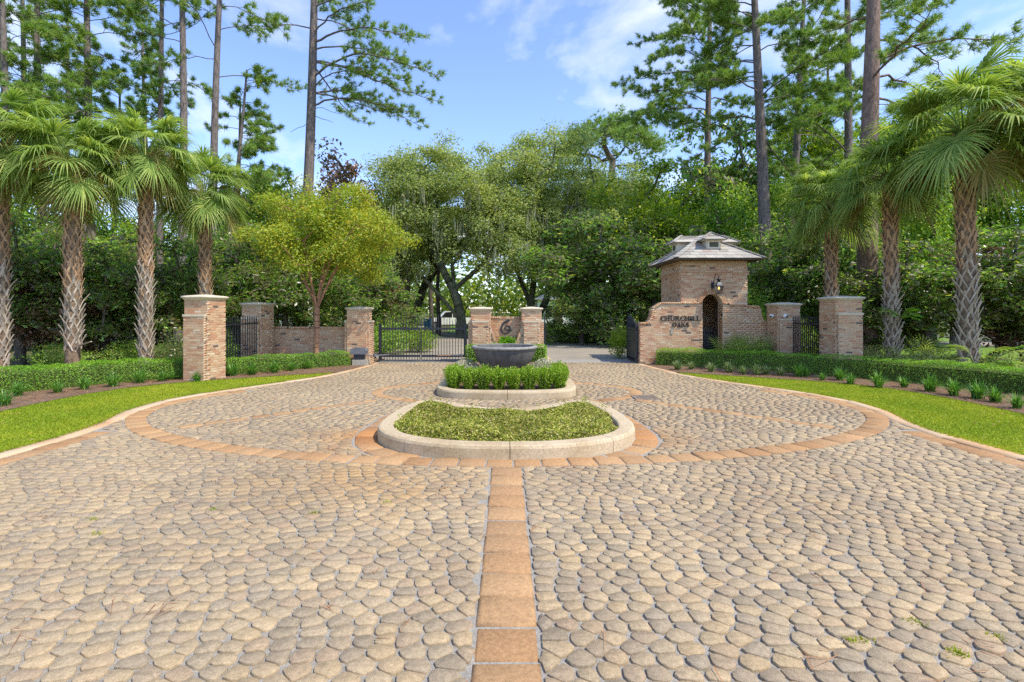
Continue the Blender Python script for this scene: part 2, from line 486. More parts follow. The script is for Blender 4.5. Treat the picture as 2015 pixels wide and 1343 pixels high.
def ground_z(x, y):
    return -0.06 - 2.1 * smooth01((np.asarray(x, float) - 17) / 26) * smooth01((np.asarray(y, float) - 15) / 22)

_gx = np.concatenate([np.linspace(-900, -70, 8), np.linspace(-60, 80, 71), np.linspace(95, 900, 8)])
_gy = np.concatenate([np.linspace(-300, -20, 5), np.linspace(-12, 90, 52), np.linspace(110, 1600, 9)])
_X, _Y = np.meshgrid(_gx, _gy)
_V = np.stack([_X, _Y, ground_z(_X, _Y)], axis=-1).reshape(-1, 3)
_n = len(_gx)
_i = np.arange(len(_gy) - 1)[:, None] * _n + np.arange(_n - 1)[None, :]
structure(link('ground', np_mesh('ground', _V, np.stack([_i, _i + 1, _i + _n + 1, _i + _n], -1).reshape(-1, 4), M['ground'], True)))

# right-hand edge of the drive (x, y), mirrored for the left
EDGE = [(5.8, -3), (5.8, 2), (5.8, 4.5), (5.76, 6.0), (5.74, 6.8), (5.88, 7.4), (6.15, 8.1), (6.28, 8.9), (6.18, 9.6), (5.85, 10.4), (5.25, 11.5), (4.78, 12.4), (4.52, 13.3), (4.3, 14.6), (4.18, 16.2)]
BEDL = [(8.0, -3), (8.0, 4), (8.05, 7.5), (8.22, 9.0), (8.2, 10.0), (7.95, 10.9), (7.25, 11.75), (6.0, 12.55), (4.58, 13.45)]
EDGE_R = np.array(chaikin(EDGE, 3)); BED_R = np.array(chaikin(BEDL, 3))
EDGE_L = EDGE_R * [-1, 1]; BED_L = BED_R * [-1, 1]
DRIVE_POLY = np.concatenate([EDGE_R, EDGE_L[::-1]])
mb = MB()
mb.add([(x, y, -.0105) for x, y in np.concatenate([EDGE_R, [(4.18, 17.6), (-4.18, 17.6)], EDGE_L[::-1]])], [tuple(range(2 * len(EDGE_R) + 2))])
drive = structure(mb.obj('driveway', M['gravel']))

# road, verges beyond the gates
mb = MB()
road_poly = [(-4.4, 17.4), (4.4, 17.4), (5.2, 19.5), (7.5, 21.5), (14, 23.5), (26, 25), (26, 28), (14, 26.6), (6, 26.2), (0, 28), (-4, 33), (-7, 42), (-9, 60), (-12.5, 60), (-10.5, 42), (-9, 33), (-7.4, 26), (-5.6, 21)]
mb.add([(x, y, -.010) for x, y in road_poly], [tuple(range(len(road_poly)))])
structure(mb.obj('road', M['road']))
mb = MB()
for k, poly in enumerate(([(5.6, 17), (30, 17), (30, 23.8), (14, 22.9), (7.8, 20.9)], [(0.6, 28.6), (6, 26.8), (14, 27.2), (26, 28.6), (40, 60), (-6.5, 60), (-5, 42), (-2.8, 34)])):
    mb = MB(); mb.add([(x, y, -.02) for x, y in poly], [tuple(range(len(poly)))])
    structure(mb.obj('verge', M['far_lawn']))

def sheet_between(name, A, B, z, mat):
    A, B = resample(A, .25), None if B is None else resample(B, .25)
    n = min(len(A), len(B))
    A = A[np.linspace(0, len(A) - 1, n).astype(int)]; B = B[np.linspace(0, len(B) - 1, n).astype(int)]
    V = np.concatenate([np.c_[A, np.full(n, z)], np.c_[B, np.full(n, z)]])
    i = np.arange(n - 1)
    return link(name, np_mesh(name, V, np.stack([i, i + 1, n + i + 1, n + i], -1), mat))

LAWN_POLY = {}
for side, E, B in (('left', EDGE_L, BED_L), ('right', EDGE_R, BED_R)):
    E2 = E[E[:, 1] < 13.3]
    poly = np.concatenate([E2, B[::-1]])
    LAWN_POLY[side] = poly
    mb = MB(); mb.add([(x, y, .0) for x, y in poly], [tuple(range(len(poly)))])
    structure(mb.obj('lawn', M['lawn_soil']))
    s = -1 if side == 'left' else 1
    out = [(s * 17, -3), (s * 17, 17.5), (s * 4.2, 17.5)]
    E3 = E[E[:, 1] >= 13.3]
    poly = np.concatenate([B, E3, np.array(out[::-1])])
    mb = MB(); mb.add([(x, y, .012) for x, y in poly], [tuple(range(len(poly)))])
    structure(mb.obj('planting_bed', M['mulch']))

def blades_mesh(name, P, h, w, mat, lean=.5, rg=rng):
    """single-triangle grass blades at P (n,2) on z0"""
    n = len(P)
    a = rg.uniform(0, 2 * np.pi, n); l = rg.uniform(0, 2 * np.pi, n)
    H = h * rg.uniform(.5, 1.2, n); W = w * rg.uniform(.6, 1.3, n)
    V = np.zeros((n, 3, 3))
    V[:, 0] = np.c_[P[:, 0] - np.cos(a) * W, P[:, 1] - np.sin(a) * W, P[:, 2]]
    V[:, 1] = np.c_[P[:, 0] + np.cos(a) * W, P[:, 1] + np.sin(a) * W, P[:, 2]]
    V[:, 2] = np.c_[P[:, 0] + np.cos(l) * H * lean, P[:, 1] + np.sin(l) * H * lean, P[:, 2] + H]
    return np_mesh(name, V.reshape(-1, 3), np.arange(n * 3).reshape(-1, 3), mat)

def in_poly_points(poly, n, rg=rng, margin=0.0):
    lo, hi = poly.min(0), poly.max(0)
    P = rg.uniform(lo, hi, (n, 2))
    return P[sd_poly(P[:, 0], P[:, 1], poly) < -margin]

for side in ('left', 'right'):
    P = in_poly_points(LAWN_POLY[side], 235000, margin=.005)
    P = P[(P[:, 1] > 4.2)]
    keep = rng.random(len(P)) < np.clip(1.25 - (P[:, 1] - 5) * .075, .45, 1)
    P = np.c_[P[keep], np.zeros(keep.sum())]
    o = link('grass', blades_mesh('grass', P, .026, .006, M['grass'], .9), kind='stuff')
    tag(o, f'short bright green turf of the {side}-hand lawn strip beside the drive', 'grass')

# ragged blades over the edging, fallen leaves on the turf
for side, E in (('left', EDGE_L), ('right', EDGE_R)):
    Q = resample(E[(E[:, 1] > 4) & (E[:, 1] < 13.3)], .004)
    P = np.c_[Q + rng.normal(0, .02, Q.shape), np.zeros(len(Q))]
    o = link('grass', blades_mesh('grass', P, .05, .005, M['grass'], 1.1), kind='stuff')
    tag(o, f'ragged blades along the paved edge of the {side}-hand lawn strip', 'grass')
    P = in_poly_points(LAWN_POLY[side], 420)
    P = np.c_[P[:110], np.full(len(P[:110]), .028)]
    o = link('fallen_leaves', blades_mesh('fallen_leaves', P, .012, .017, M['straw'], 3.0), kind='stuff')
    tag(o, f'small brown fallen leaves lying on the {side}-hand lawn strip', 'leaves')

# pine straw on the beds
def straw_mesh(name, P, length, w, mat, rg=rng):
    n = len(P)
    a = rg.uniform(0, 2 * np.pi, n); L = length * rg.uniform(.4, 1.1, n)
    d = np.c_[np.cos(a), np.sin(a), rg.normal(0, .12, n)]
    s = np.c_[-np.sin(a), np.cos(a), np.zeros(n)] * w
    V = np.stack([P - d * L[:, None] / 2 - s, P - d * L[:, None] / 2 + s, P + d * L[:, None] / 2], 1)
    return np_mesh(name, V.reshape(-1, 3), np.arange(n * 3).reshape(-1, 3), mat)

for side, B, s in (('left', BED_L, -1), ('right', BED_R, 1)):
    poly = np.concatenate([B, [(s * 4.2, 16.5), (s * 11.5, 14), (s * 11.8, 3)]])
    P = in_poly_points(poly, 60000)
    P = P[(P[:, 1] > 5)]
    o = link('pine_straw', straw_mesh('pine_straw', np.c_[P, rng.uniform(.012, .04, len(P))], .16, .004, M['straw']), kind='stuff')
    tag(o, f'brown pine straw mulch spread over the {side}-hand planting bed', 'mulch')

# ------------------------------------------------------------------ paving
def slab(quad, zt, parent, name, mat, gap=.006, bev=.02, depth=.05, jit=.004):
    """one paver from a convex ground polygon"""
    Q = np.array(quad, float)
    c = Q.mean(0)
    def shrink(d):
        v = Q - c
        return c + v * (1 - d / (np.linalg.norm(v, axis=1)[:, None] + 1e-6) * 1.4)
    n = len(Q)
    z = zt + rng.normal(0, jit)
    tx, ty = rng.normal(0, .004, 2)
    a, b = shrink(gap), shrink(gap + bev)
    zz = lambda P: z + (P[:, 0] - c[0]) * tx + (P[:, 1] - c[1]) * ty
    V = np.concatenate([np.c_[a, np.full(n, z - depth)], np.c_[a, zz(a) - .013], np.c_[b, zz(b)]])
    V[:, :2] -= c
    i = np.arange(n); j = (i + 1) % n
    me = np_mesh(name, V, [np.stack([i, j, n + j, n + i], -1), np.stack([n + i, n + j, 2 * n + j, 2 * n + i], -1), (2 * n + i)[None, :]], mat)
    return link(name, me, parent, (c[0], c[1], 0))

def strip_tiles(P, d0, d1, step, parent, name, mat, zt=.002, closed=False, keep=None, gap=.0075):
    P = resample(P, step, closed)
    A, B = offset(P, d0, closed), offset(P, d1, closed)
    n = len(P)
    for i in range(n if closed else n - 1):
        j = (i + 1) % n
        q = [A[i], A[j], B[j], B[i]]
        c = np.mean(q, 0)
        if keep is None or keep(c[0], c[1]):
            area = sum(q[k][0] * q[(k + 1) % 4][1] - q[(k + 1) % 4][0] * q[k][1] for k in range(4))
            slab(q if area > 0 else q[::-1], zt, parent, name, mat, gap)

# islands
I1_HALF = [(0, 5.51), (.5, 5.53), (.93, 5.66), (1.3, 5.88), (1.56, 6.2), (1.68, 6.6), (1.68, 7.1), (1.64, 7.6), (1.58, 8.0), (1.45, 8.38), (1.18, 8.48), (.88, 8.24), (.55, 7.92), (.25, 7.74), (0, 7.70)]
def closed_from_half(H):
    return H + [(-x, y) for x, y in H[::-1][1:-1]]
I1 = resample(chaikin(closed_from_half(I1_HALF), 3, True), .06, True)
I2_HALF = [(0, 9.28), (.6, 9.31), (1.05, 9.42), (1.3, 9.66), (1.4, 10.1), (1.4, 11.0), (1.4, 13), (1.4, 15), (1.4, 16.6), (1.25, 17.15), (.6, 17.3), (0, 17.3)]
I2 = resample(chaikin(closed_from_half(I2_HALF), 3, True), .06, True)
RA, RB, RC = 6.1, 3.55, 8.82
th = np.linspace(-math.pi, math.pi, 721)[:-1]
RING = np.stack([RA * np.cos(th), RC + RB * np.sin(th)], -1)
RING2 = np.stack([2.75 * np.cos(th), 10.35 + 1.62 * np.sin(th)], -1)
I1B = offset(I1, -.30, True)
SPOKES = [np.array([(s * 2.35, 9.3), (s * 4.55, 7.05)]) for s in (-1, 1)]

def ell(x, y, a, b, yc):
    e = np.sqrt((x / a) ** 2 + ((y - yc) / b) ** 2) + 1e-9
    g = np.sqrt((x / a ** 2) ** 2 + ((y - yc) / b ** 2) ** 2) / e + 1e-9
    return (e - 1) / g

def in_ring_zone(x, y):
    return y < 10.4 and (abs(x) < 5.95 or y < 9.6)

strip_tiles(RING, 0, .30, .30, drive, 'paver', M['paver'], zt=.004, closed=True, keep=in_ring_zone)
strip_tiles([(0, 1.0), (0, 5.25)], -.1625, .1625, .272, drive, 'paver', M['paver'], zt=.004)
strip_tiles(I1, -.0, -.30, .30, drive, 'paver', M['paver'], zt=-.001, closed=True, keep=lambda x, y: y < 8.1 and ell(x, y, RA - .22, RB - .22, RC) < 0)
strip_tiles(RING2, 0, .26, .28, drive, 'paver', M['paver'], closed=True, keep=lambda x, y: abs(x) > 1.42 and ell(x, y, RA - .5, RB - .5, RC) < 0 and sd_poly(np.array([x]), np.array([y]), I1)[0] > .45)
for sp in SPOKES:
    strip_tiles(sp, -.09, .09, .30, drive, 'paver', M['paver'])
for E, s in ((EDGE_L, -1), (EDGE_R, 1)):
    Pm = E[E[:, 1] > .5]
    strip_tiles(Pm[Pm[:, 1] < 16.2], -.004 * s, .2 * s, .9, drive, 'edging_slab', M['edging'], zt=.006, gap=.003)
    strip_tiles(Pm[Pm[:, 1] < 6.9], .205 * s, .50 * s, .30, drive, 'paver', M['paver'])

BAND_EDGE = np.concatenate([offset(EDGE_R, .2), offset(EDGE_L, -.2)[::-1]])

def blocked(X, Y):
    """distance to whatever is not cobble (negative = blocked)"""
    d = -sd_poly(X, Y, BAND_EDGE)
    d = np.minimum(d, np.where(Y < 6.95, 5.29 - np.abs(X), 9))
    d = np.minimum(d, np.maximum(np.abs(X) - .165, Y - 5.26))
    ring = np.maximum(ell(X, Y, RA, RB, RC), -ell(X, Y, RA - .30, RB - .30, RC))
    d = np.minimum(d, np.where((Y < 10.4), ring, 9))
    i1 = sd_poly(X, Y, I1)
    band = np.where((Y < 8.15) & (ell(X, Y, RA - .3, RB - .3, RC) < 0), i1 - .31, i1)
    d = np.minimum(d, band)
    d = np.minimum(d, sd_poly(X, Y, I2))
    r2 = np.maximum(ell(X, Y, 2.75, 1.62, 10.35), -ell(X, Y, 2.49, 1.36, 10.35))
    d = np.minimum(d, np.where((np.abs(X) > 1.4) & (i1 > .45), r2, 9))
    for sp in SPOKES:
        a, b = sp
        e = b - a; L = np.linalg.norm(e); e = e / L
        t = (X - a[0]) * e[0] + (Y - a[1]) * e[1]
        q = np.abs((X - a[0]) * -e[1] + (Y - a[1]) * e[0]) - .095
        d = np.minimum(d, np.where((t > 0) & (t < L), q, 9))
    g = np.maximum(np.abs(X - 2.6) - .23, np.abs(Y - 9.55) - .24)
    return np.minimum(d, g)

def make_cobbles():
    dx, dy = .132, .087
    seeds = []
    for r in range(int(16.6 / dy)):
        y = .9 + r * dy
        xm = min(y * 1.12 + 1.2, 6.6)
        n = int(2 * xm / dx) + 4
        step = rng.choice([.098, .118, .138, .165, .188], n, p=[.16, .24, .28, .2, .12])
        x = -xm + np.cumsum(step) - step / 2 - rng.uniform(0, .15)
        seeds.append(np.c_[x, np.full(n, y)])
    S = np.concatenate(seeds)
    S += rng.normal(0, 1, S.shape) * [.008, .0075]
    S += np.c_[.05 * np.sin(S[:, 1] * 1.7 + S[:, 0] * .6), .05 * np.sin(S[:, 0] * 1.3 + S[:, 1] * .4)]
    b = blocked(S[:, 0], S[:, 1])
    S = S[b > .004]
    # neighbours through a grid hash
    cell = .25
    key = {}
    for i, (x, y) in enumerate(S):
        key.setdefault((int(x // cell), int(y // cell)), []).append(i)
    K = 12
    ang = np.linspace(0, 2 * np.pi, K, endpoint=False)
    U = np.stack([np.cos(ang), np.sin(ang)], -1)
    out = np.zeros((len(S), K))
    for (cx, cyy), ids in key.items():
        nb = [j for a in (-1, 0, 1) for b_ in (-1, 0, 1) for j in key.get((cx + a, cyy + b_), ())]
        N = S[nb]
        for i in ids:
            D = N - S[i]
            q = (D ** 2).sum(1)
            D = D[(q > 1e-8) & (q < .0625)]; q = q[(q > 1e-8) & (q < .0625)]
            if len(q) == 0:
                out[i] = .05; continue
            pr = D @ U.T / (q[:, None] * .5)          # 1/r along each ray
            pr = np.maximum(pr, 0)
            out[i] = ((pr ** 9).sum(0) + 1e-9) ** (-1 / 9)
    rr = np.minimum(out, .095)
    gap = .0034 + rng.uniform(0, .0030, (len(S), 1))
    rr = np.maximum(rr - gap, .012)
    # clip against bands and kerbs
    PX = S[:, 0, None] + rr * U[:, 0]; PY = S[:, 1, None] + rr * U[:, 1]
    bad = blocked(PX.ravel(), PY.ravel()).reshape(PX.shape) < .003
    rows = np.where(bad.any(1))[0]
    sub = rr[rows].copy()
    for _ in range(16):
        X = S[rows, 0, None] + sub * U[:, 0]; Y = S[rows, 1, None] + sub * U[:, 1]
        bd = blocked(X.ravel(), Y.ravel()).reshape(X.shape) < .003
        sub = np.where(bd, sub * .92, sub)
    rr[rows] = sub
    ok = rr.mean(1) > .026
    S, rr = S[ok], rr[ok]
    rr *= 1 + rng.normal(0, .012, rr.shape)
    order = np.argsort(-(rr.mean(1) ** 2) / (S[:, 1] ** 3))
    vis = (np.abs(S[order, 0]) < S[order, 1] * 1.02 - .05) & (S[order, 1] > 2.2)
    ind = order[vis][:300]
    indset = set(ind.tolist())
    i = np.arange(K); j = (i + 1) % K
    F3 = [np.stack([i, j, K + j, K + i], -1), np.stack([K + i, K + j, 2 * K + j, 2 * K + i], -1), (2 * K + i)[None, :]]
    tilt = rng.normal(0, .015, S.shape); dz = rng.normal(0, .0018, len(S))
    def verts(q, local):
        r = rr[q]
        rings = []
        for f, z in ((1.0, -.03), (1.0, -.0021), (.955, .0)):
            x, y = U[:, 0] * r * f, U[:, 1] * r * f
            rings.append(np.c_[x, y, z + dz[q] + x * tilt[q, 0] + y * tilt[q, 1]])
        V = np.concatenate(rings)
        if not local:
            V[:, 0] += S[q, 0]; V[:, 1] += S[q, 1]
        return V
    for q in ind:
        me = np_mesh('cobble', verts(q, True), F3, M['cobble'])
        link('cobble', me, drive, (S[q, 0], S[q, 1], .002))
    rest = [q for q in range(len(S)) if q not in indset]
    near = [q for q in rest if S[q, 1] < 7.0]; far = [q for q in rest if S[q, 1] >= 7.0]
    VN = np.concatenate([verts(q, False) for q in near])
    VF = np.concatenate([verts(q, False)[K:] for q in far])
    VF.reshape(len(far), 2 * K, 3)[:, :K, 2] -= .008
    VV = np.concatenate([VN, VF]); VV[:, 2] += .002
    base = (np.arange(len(near)) * 3 * K)[:, None, None]
    bf = (len(VN) + np.arange(len(far)) * 2 * K)[:, None, None]
    FF = [np.concatenate([(F3[0][None] + base).reshape(-1, 4), (F3[1][None] + base).reshape(-1, 4), (F3[1][None] - K + bf).reshape(-1, 4)]),
          np.concatenate([(F3[2][None] + base).reshape(-1, K), (F3[2][None] - K + bf).reshape(-1, K)])]
    o = link('cobble_paving', np_mesh('cobble_paving', VV, FF, M['cobble']), drive, kind='stuff')
    return S
COBBLES = make_cobbles()

# dropped needles and small weeds on the cobbles
P = np.c_[rng.uniform(-5.5, 5.5, 420), rng.uniform(2.0, 9.5, 420)]
P = P[blocked(P[:, 0], P[:, 1]) > 0]
clus = P[rng.integers(0, len(P), 700)] + rng.normal(0, .06, (700, 2))
P = np.concatenate([P[:160], clus[:420]])
o = link('pine_needles', straw_mesh('pine_needles', np.c_[P, np.full(len(P), .011)], .19, .0026, M['straw']), kind='stuff')
tag(o, 'loose rust-brown pine needles scattered over the cobbled drive', 'needles')
P = []
for px, py in ((1795, 1225), (1805, 1228), (1880, 1285), (1892, 1290), (1675, 1262), (420, 1003), (180, 1024), (190, 1052), (1960, 1255), (1700, 1262), (620, 1010), (760, 990)):
    x, y = G(px, py)
    P.append(np.c_[rng.normal(x, .022, 26), rng.normal(y, .016, 26), np.full(26, .0)])
P = np.concatenate(P)
o = link('weeds', blades_mesh('weeds', P, .022, .004, M['grass'], .9), kind='stuff')
tag(o, 'tiny yellow-green weeds sprouting in the joints between the cobbles', 'weeds')

# drain grate
t = thing('drain_grate', 'dark iron drain grate set in the cobbles right of the planter island', 'grate', (2.6, 9.55, 0))
mb = MB()
for sx in (-1, 1):
    mb.box((sx * .205, 0, -.003), (.03, .44, .03)); mb.box((0, sx * .205, -.0035), (.38, .03, .03))
mb.obj('frame', M['rusty_iron'], t)
for k in range(9):
    MB().box((-.168 + k * .042, 0, -.004), (.024, .38, .022)).obj('bar', M['rusty_iron'], t)

# kerbed islands
def kerb_island(name, label, P, joints, soil_z, mat):
    c = P.mean(0)
    t = thing(name, label, 'island', (c[0], c[1], 0))
    n = len(P)
    prof = [(.0, -.03), (.0, .115), (-.012, .143), (-.035, .154), (-.185, .154), (-.205, .145), (-.215, .12), (-.215, .0)]
    rings = [offset(P, -d, True) for d, _ in prof]
    cuts = sorted(joints)
    for a, b in zip(cuts, cuts[1:] + [cuts[0] + n]):
        ids = [k % n for k in range(a, b + 1)]
        V = []
        for q, k in enumerate(ids):
            tgt = P[(k + 1) % n] - P[k - 1]; tgt = tgt / np.linalg.norm(tgt)
            sh = tgt * (.004 if q == 0 else (-.004 if q == len(ids) - 1 else 0))
            V += [(rings[m][k][0] - c[0] + sh[0], rings[m][k][1] - c[1] + sh[1], prof[m][1]) for m in range(len(prof))]
        m = len(prof)
        F = [(i * m + k, (i + 1) * m + k, (i + 1) * m + k + 1, i * m + k + 1) for i in range(len(ids) - 1) for k in range(m - 1)]
        F += [tuple(range(m)), tuple((len(ids) - 1) * m + k for k in range(m - 1, -1, -1))]
        MB().add(V, F).obj('kerb_stone', M['kerb'], t)
    Q = offset(P, .2, True)
    MB().add([(x - c[0], y - c[1], soil_z) for x, y in Q], [tuple(range(n))]).obj('soil', mat, t)
    return t

n1 = len(I1)
fr1 = int(np.argmin((I1[:, 0] - .02) ** 2 + (I1[:, 1] - 5.5) ** 2))
kerb_island('planting_island', 'bean-shaped kerbed island in front, filled with low ground cover', I1, [(fr1 + k) % n1 for k in (0, n1 // 9, n1 // 3, n1 // 2, 2 * n1 // 3, 8 * n1 // 9)], .10, M['mulch'])
n2 = len(I2)
fr2 = int(np.argmin((I2[:, 0]) ** 2 + (I2[:, 1] - 9.28) ** 2))
kerb_island('planting_island', 'long kerbed median island with clipped shrubs and the grey bowl planter', I2, [(fr2 + k) % n2 for k in (0, n2 // 7, 2 * n2 // 7, n2 // 2, 5 * n2 // 7, 6 * n2 // 7)], .09, M['mulch'])
P = in_poly_points(offset(I2, .2, True), 9000)
P = P[P[:, 1] < 11.5]
o = link('pine_straw', straw_mesh('pine_straw', np.c_[P, rng.uniform(.09, .115, len(P))], .14, .003, M['straw']), kind='stuff')
tag(o, 'pine straw covering the soil of the median island under the shrubs', 'mulch')

# ------------------------------------------------------------------ brickwork
PU, PV, BL, BH, BT = .176, .0585, .164, .047, .03
UNIT = MB().box((0, 0, 0), (1, 1, 1)).mesh('brick', M['brick'])

def rz(a):
    return Matrix.Rotation(a, 3, 'Z')

class Bricks:
    def __init__(s):
        s.items = []      # (centre, 3x3 rot, (l, t, h))
    def one(s, c, rot, d):
        s.items.append((Vector(c), rot, d))
    def face(s, p0, u, w, z0, z1, rows=None, phase=0, proud=.005, inside=None):
        """face starting at p0 (x,y) along u; outward normal is u rotated -90 deg"""
        u = Vector((u[0], u[1], 0)).normalized()
        nrm = Vector((u.y, -u.x, 0))
        rot = rz(math.atan2(u.y, u.x))
        nrow = max(1, int(round((z1 - z0) / PV)))
        pv = (z1 - z0) / nrow
        for r in range(nrow):
            z = z0 + (r + .5) * pv
            iv = [(0.0, w)] if inside is None else inside(z)
            for a, b in iv:
                if b - a < .03:
                    continue
                x = a - (PU / 2 if (r + phase) % 2 else 0) - (.03 if (r % 7) == 3 else 0)
                while x < b:
                    l, h = max(x, a) + .005, min(x + PU, b) - .005
                    if h - l > .022:
                        c = Vector((p0[0], p0[1], z + random.uniform(-.0012, .0012))) + u * (l + h) / 2 + nrm * (proud - BT / 2 + random.uniform(-.0018, .0018))
                        s.one(c, rot, (h - l, BT, min(BH, pv * .8)))
                    x += PU

def _build(s, part, mw, n_ind):
    camp = Vector((0, 0, CAM_H))
    m3 = mw.to_3x3()
    sc = []
    for k, (c, rot, d) in enumerate(s.items):
        p = mw @ c
        nrm = (m3 @ rot) @ Vector((0, -1, 0))
        v = camp - p
        facing = nrm.dot(v.normalized())
        sc.append(((facing if facing > 0 else -1) * d[0] * d[2] / v.length_squared, k))
    sc.sort(reverse=True)
    ind = {k for q, k in sc[:n_ind] if q > 0}
    V = []
    base = np.array([(sx, sy, sz) for sz in (-.5, .5) for sx, sy in ((-.5, -.5), (.5, -.5), (.5, .5), (-.5, .5))])
    for k, (c, rot, d) in enumerate(s.items):
        if k in ind:
            o = link('brick', UNIT, part)
            o.matrix_local = Matrix.Translation(c) @ rot.to_4x4() @ Matrix.Diagonal((*d, 1))
        else:
            V.append((base * d) @ np.array(rot).T + np.array(c))
    if V:
        n = len(V)
        f = np.array([(3, 2, 1, 0), (4, 5, 6, 7), (0, 1, 5, 4), (1, 2, 6, 5), (2, 3, 7, 6), (3, 0, 4, 7)])
        F = (f[None] + (np.arange(n) * 8)[:, None, None]).reshape(-1, 4)
        link('brickwork', np_mesh('brickwork', np.concatenate(V), F, M['brick']), part, kind='stuff')

def cap_mesh(L, over=.055, h=.095, dome=.045):
    """moulded stone cap, centred, base at z = 0"""
    rings = [(-.01, 0), (.012, .006), (.02, .028), (over * .75, .048), (over, .06), (over, .082), (over - .012, h), (over - .05, h + .010), (-.10, h + dome * .55), (-L * .36, h + dome * .92), (-L * .47, h + dome)]
    n = 6
    V, F = [], []
    for d, z in rings:
        a = L / 2 + d
        pts = []
        for sx, sy, ex, ey in ((-1, -1, 1, -1), (1, -1, 1, 1), (1, 1, -1, 1), (-1, 1, -1, -1)):
            for k in range(n):
                t = k / n
                x, y = sx + (ex - sx) * t, sy + (ey - sy) * t
                bow = 1 + .035 * math.sin(math.pi * t)
                pts.append((x * a * (bow if sx == ex else 1), y * a * (bow if sy == ey else 1), z))
        V += pts
    m = 4 * n
    for i in range(len(rings) - 1):
        for k in range(m):
            F.append((i * m + k, i * m + (k + 1) % m, (i + 1) * m + (k + 1) % m, (i + 1) * m + k))
    F.append(tuple((len(rings) - 1) * m + k for k in range(m)))
    F.append(tuple(range(m - 1, -1, -1)))
    return MB().add(V, F)

def pillar(label, centre, rot, L, h, n_ind, proj=(), zband=1.3, name='brick_pillar'):
    t = thing(name, label, 'pillar', (centre[0], centre[1], 0), rot)
    mw = Matrix.Translation((centre[0], centre[1], 0)) @ Matrix.Rotation(rot, 4, 'Z')
    a = L / 2
    core = MB().box((0, 0, h / 2), (L - .002, L - .002, h))
    br = Bricks()
    sides = {'front': ((-a, -a), (1, 0)), 'right': ((a, -a), (0, 1)), 'back': ((a, a), (-1, 0)), 'left': ((-a, a), (0, -1))}
    for i, (k, (p0, u)) in enumerate(sides.items()):
        z0 = 0
        br.face(p0, u, L, 0.0, h - .005, phase=i % 2)
    T = .075
    for k in proj:
        p0, u = sides[k]
        uv = Vector((u[0], u[1], 0)); nv = Vector((u[1], -u[0], 0))
        w = L - .07
        c = Vector((0, 0, 0)) + nv * (a + T / 2) + Vector((0, 0, zband / 2))
        core.box(c, (w, T, zband), math.atan2(u[1], u[0]))
        q = Vector((p0[0], p0[1], 0)) + uv * .035 + nv * T
        br.face((q.x, q.y), u, w, 0, zband - .002, phase=1)
        q2 = Vector((p0[0], p0[1], 0)) + uv * (.035 + w) + nv * T
        br.face((q2.x, q2.y), (-nv.x, -nv.y), T - .006, 0, zband - .002)
        q3 = Vector((p0[0], p0[1], 0)) + uv * .035 + nv * .006
        br.face((q3.x, q3.y), (nv.x, nv.y), T - .006, 0, zband - .002)
        b = MB().box(nv * (a + T / 2 + .006) + Vector((0, 0, zband + .027)), (w + .03, T + .02, .05), math.atan2(u[1], u[0]))
        b.obj('stone_band', M['stone'], t)
    shaft = core.obj('shaft', M['mortar'], t)
    _build(br, shaft, mw, n_ind)
    cap_mesh(L).obj('cap', M['stone'], t, True, (0, 0, h))
    return t

pillar('tallest brick pillar at left with pale cap, standing in the clipped hedge beside the lawn', (-7.22, 12.19), -R(8.6), .605, 1.885, 300, ('front',), 1.50)
pillar('brick pillar behind the left iron fence, joined to the low shaded brick wall', (-7.60, 15.55), -R(9.5), .633, 1.775, 200, ('front',), 1.40)
pillar('brick gate pillar left of the closed iron gate, beside the grey gate motor', (-4.60, 15.92), 0, .61, 1.645, 200, ('left', 'right'), 1.29)
pillar('tallest brick pillar at right behind the long hedge, next to the iron fence', (8.90, 13.55), 0, .69, 1.90, 300, ('front',), 1.53)
pillar('brick pillar with two white security cameras, right of the gatehouse', (8.40, 15.44), 0, .66, 1.765, 250, ('front',), 1.36)

# low shaded wall between two left pillars
t = thing('brick_wall', 'low brick wall in shade behind the small tree, between two left pillars', 'wall', (-6.1, 15.9, 0))
mw = Matrix.Translation((-6.1, 15.9, 0))
a0, b0 = (-7.35 + 6.1, .05), (-4.9 + 6.1, -.02)
ln = math.hypot(b0[0] - a0[0], b0[1] - a0[1]); uu = ((b0[0] - a0[0]) / ln, (b0[1] - a0[1]) / ln)
w = MB().box(((a0[0] + b0[0]) / 2, (a0[1] + b0[1]) / 2 + .12, .545), (ln, .238, 1.09), math.atan2(uu[1], uu[0])).obj('core', M['mortar'], t)
br = Bricks(); br.face(a0, uu, ln, 0, 1.075)
k = 0
x = .03
while x < ln:          # brick-on-edge coping
    br.one((a0[0] + uu[0] * x, a0[1] + uu[1] * x + .115, 1.112), rz(math.atan2(uu[1], uu[0])), (.05, .27, .07)); x += .0585
_build(br, w, mw, 260)

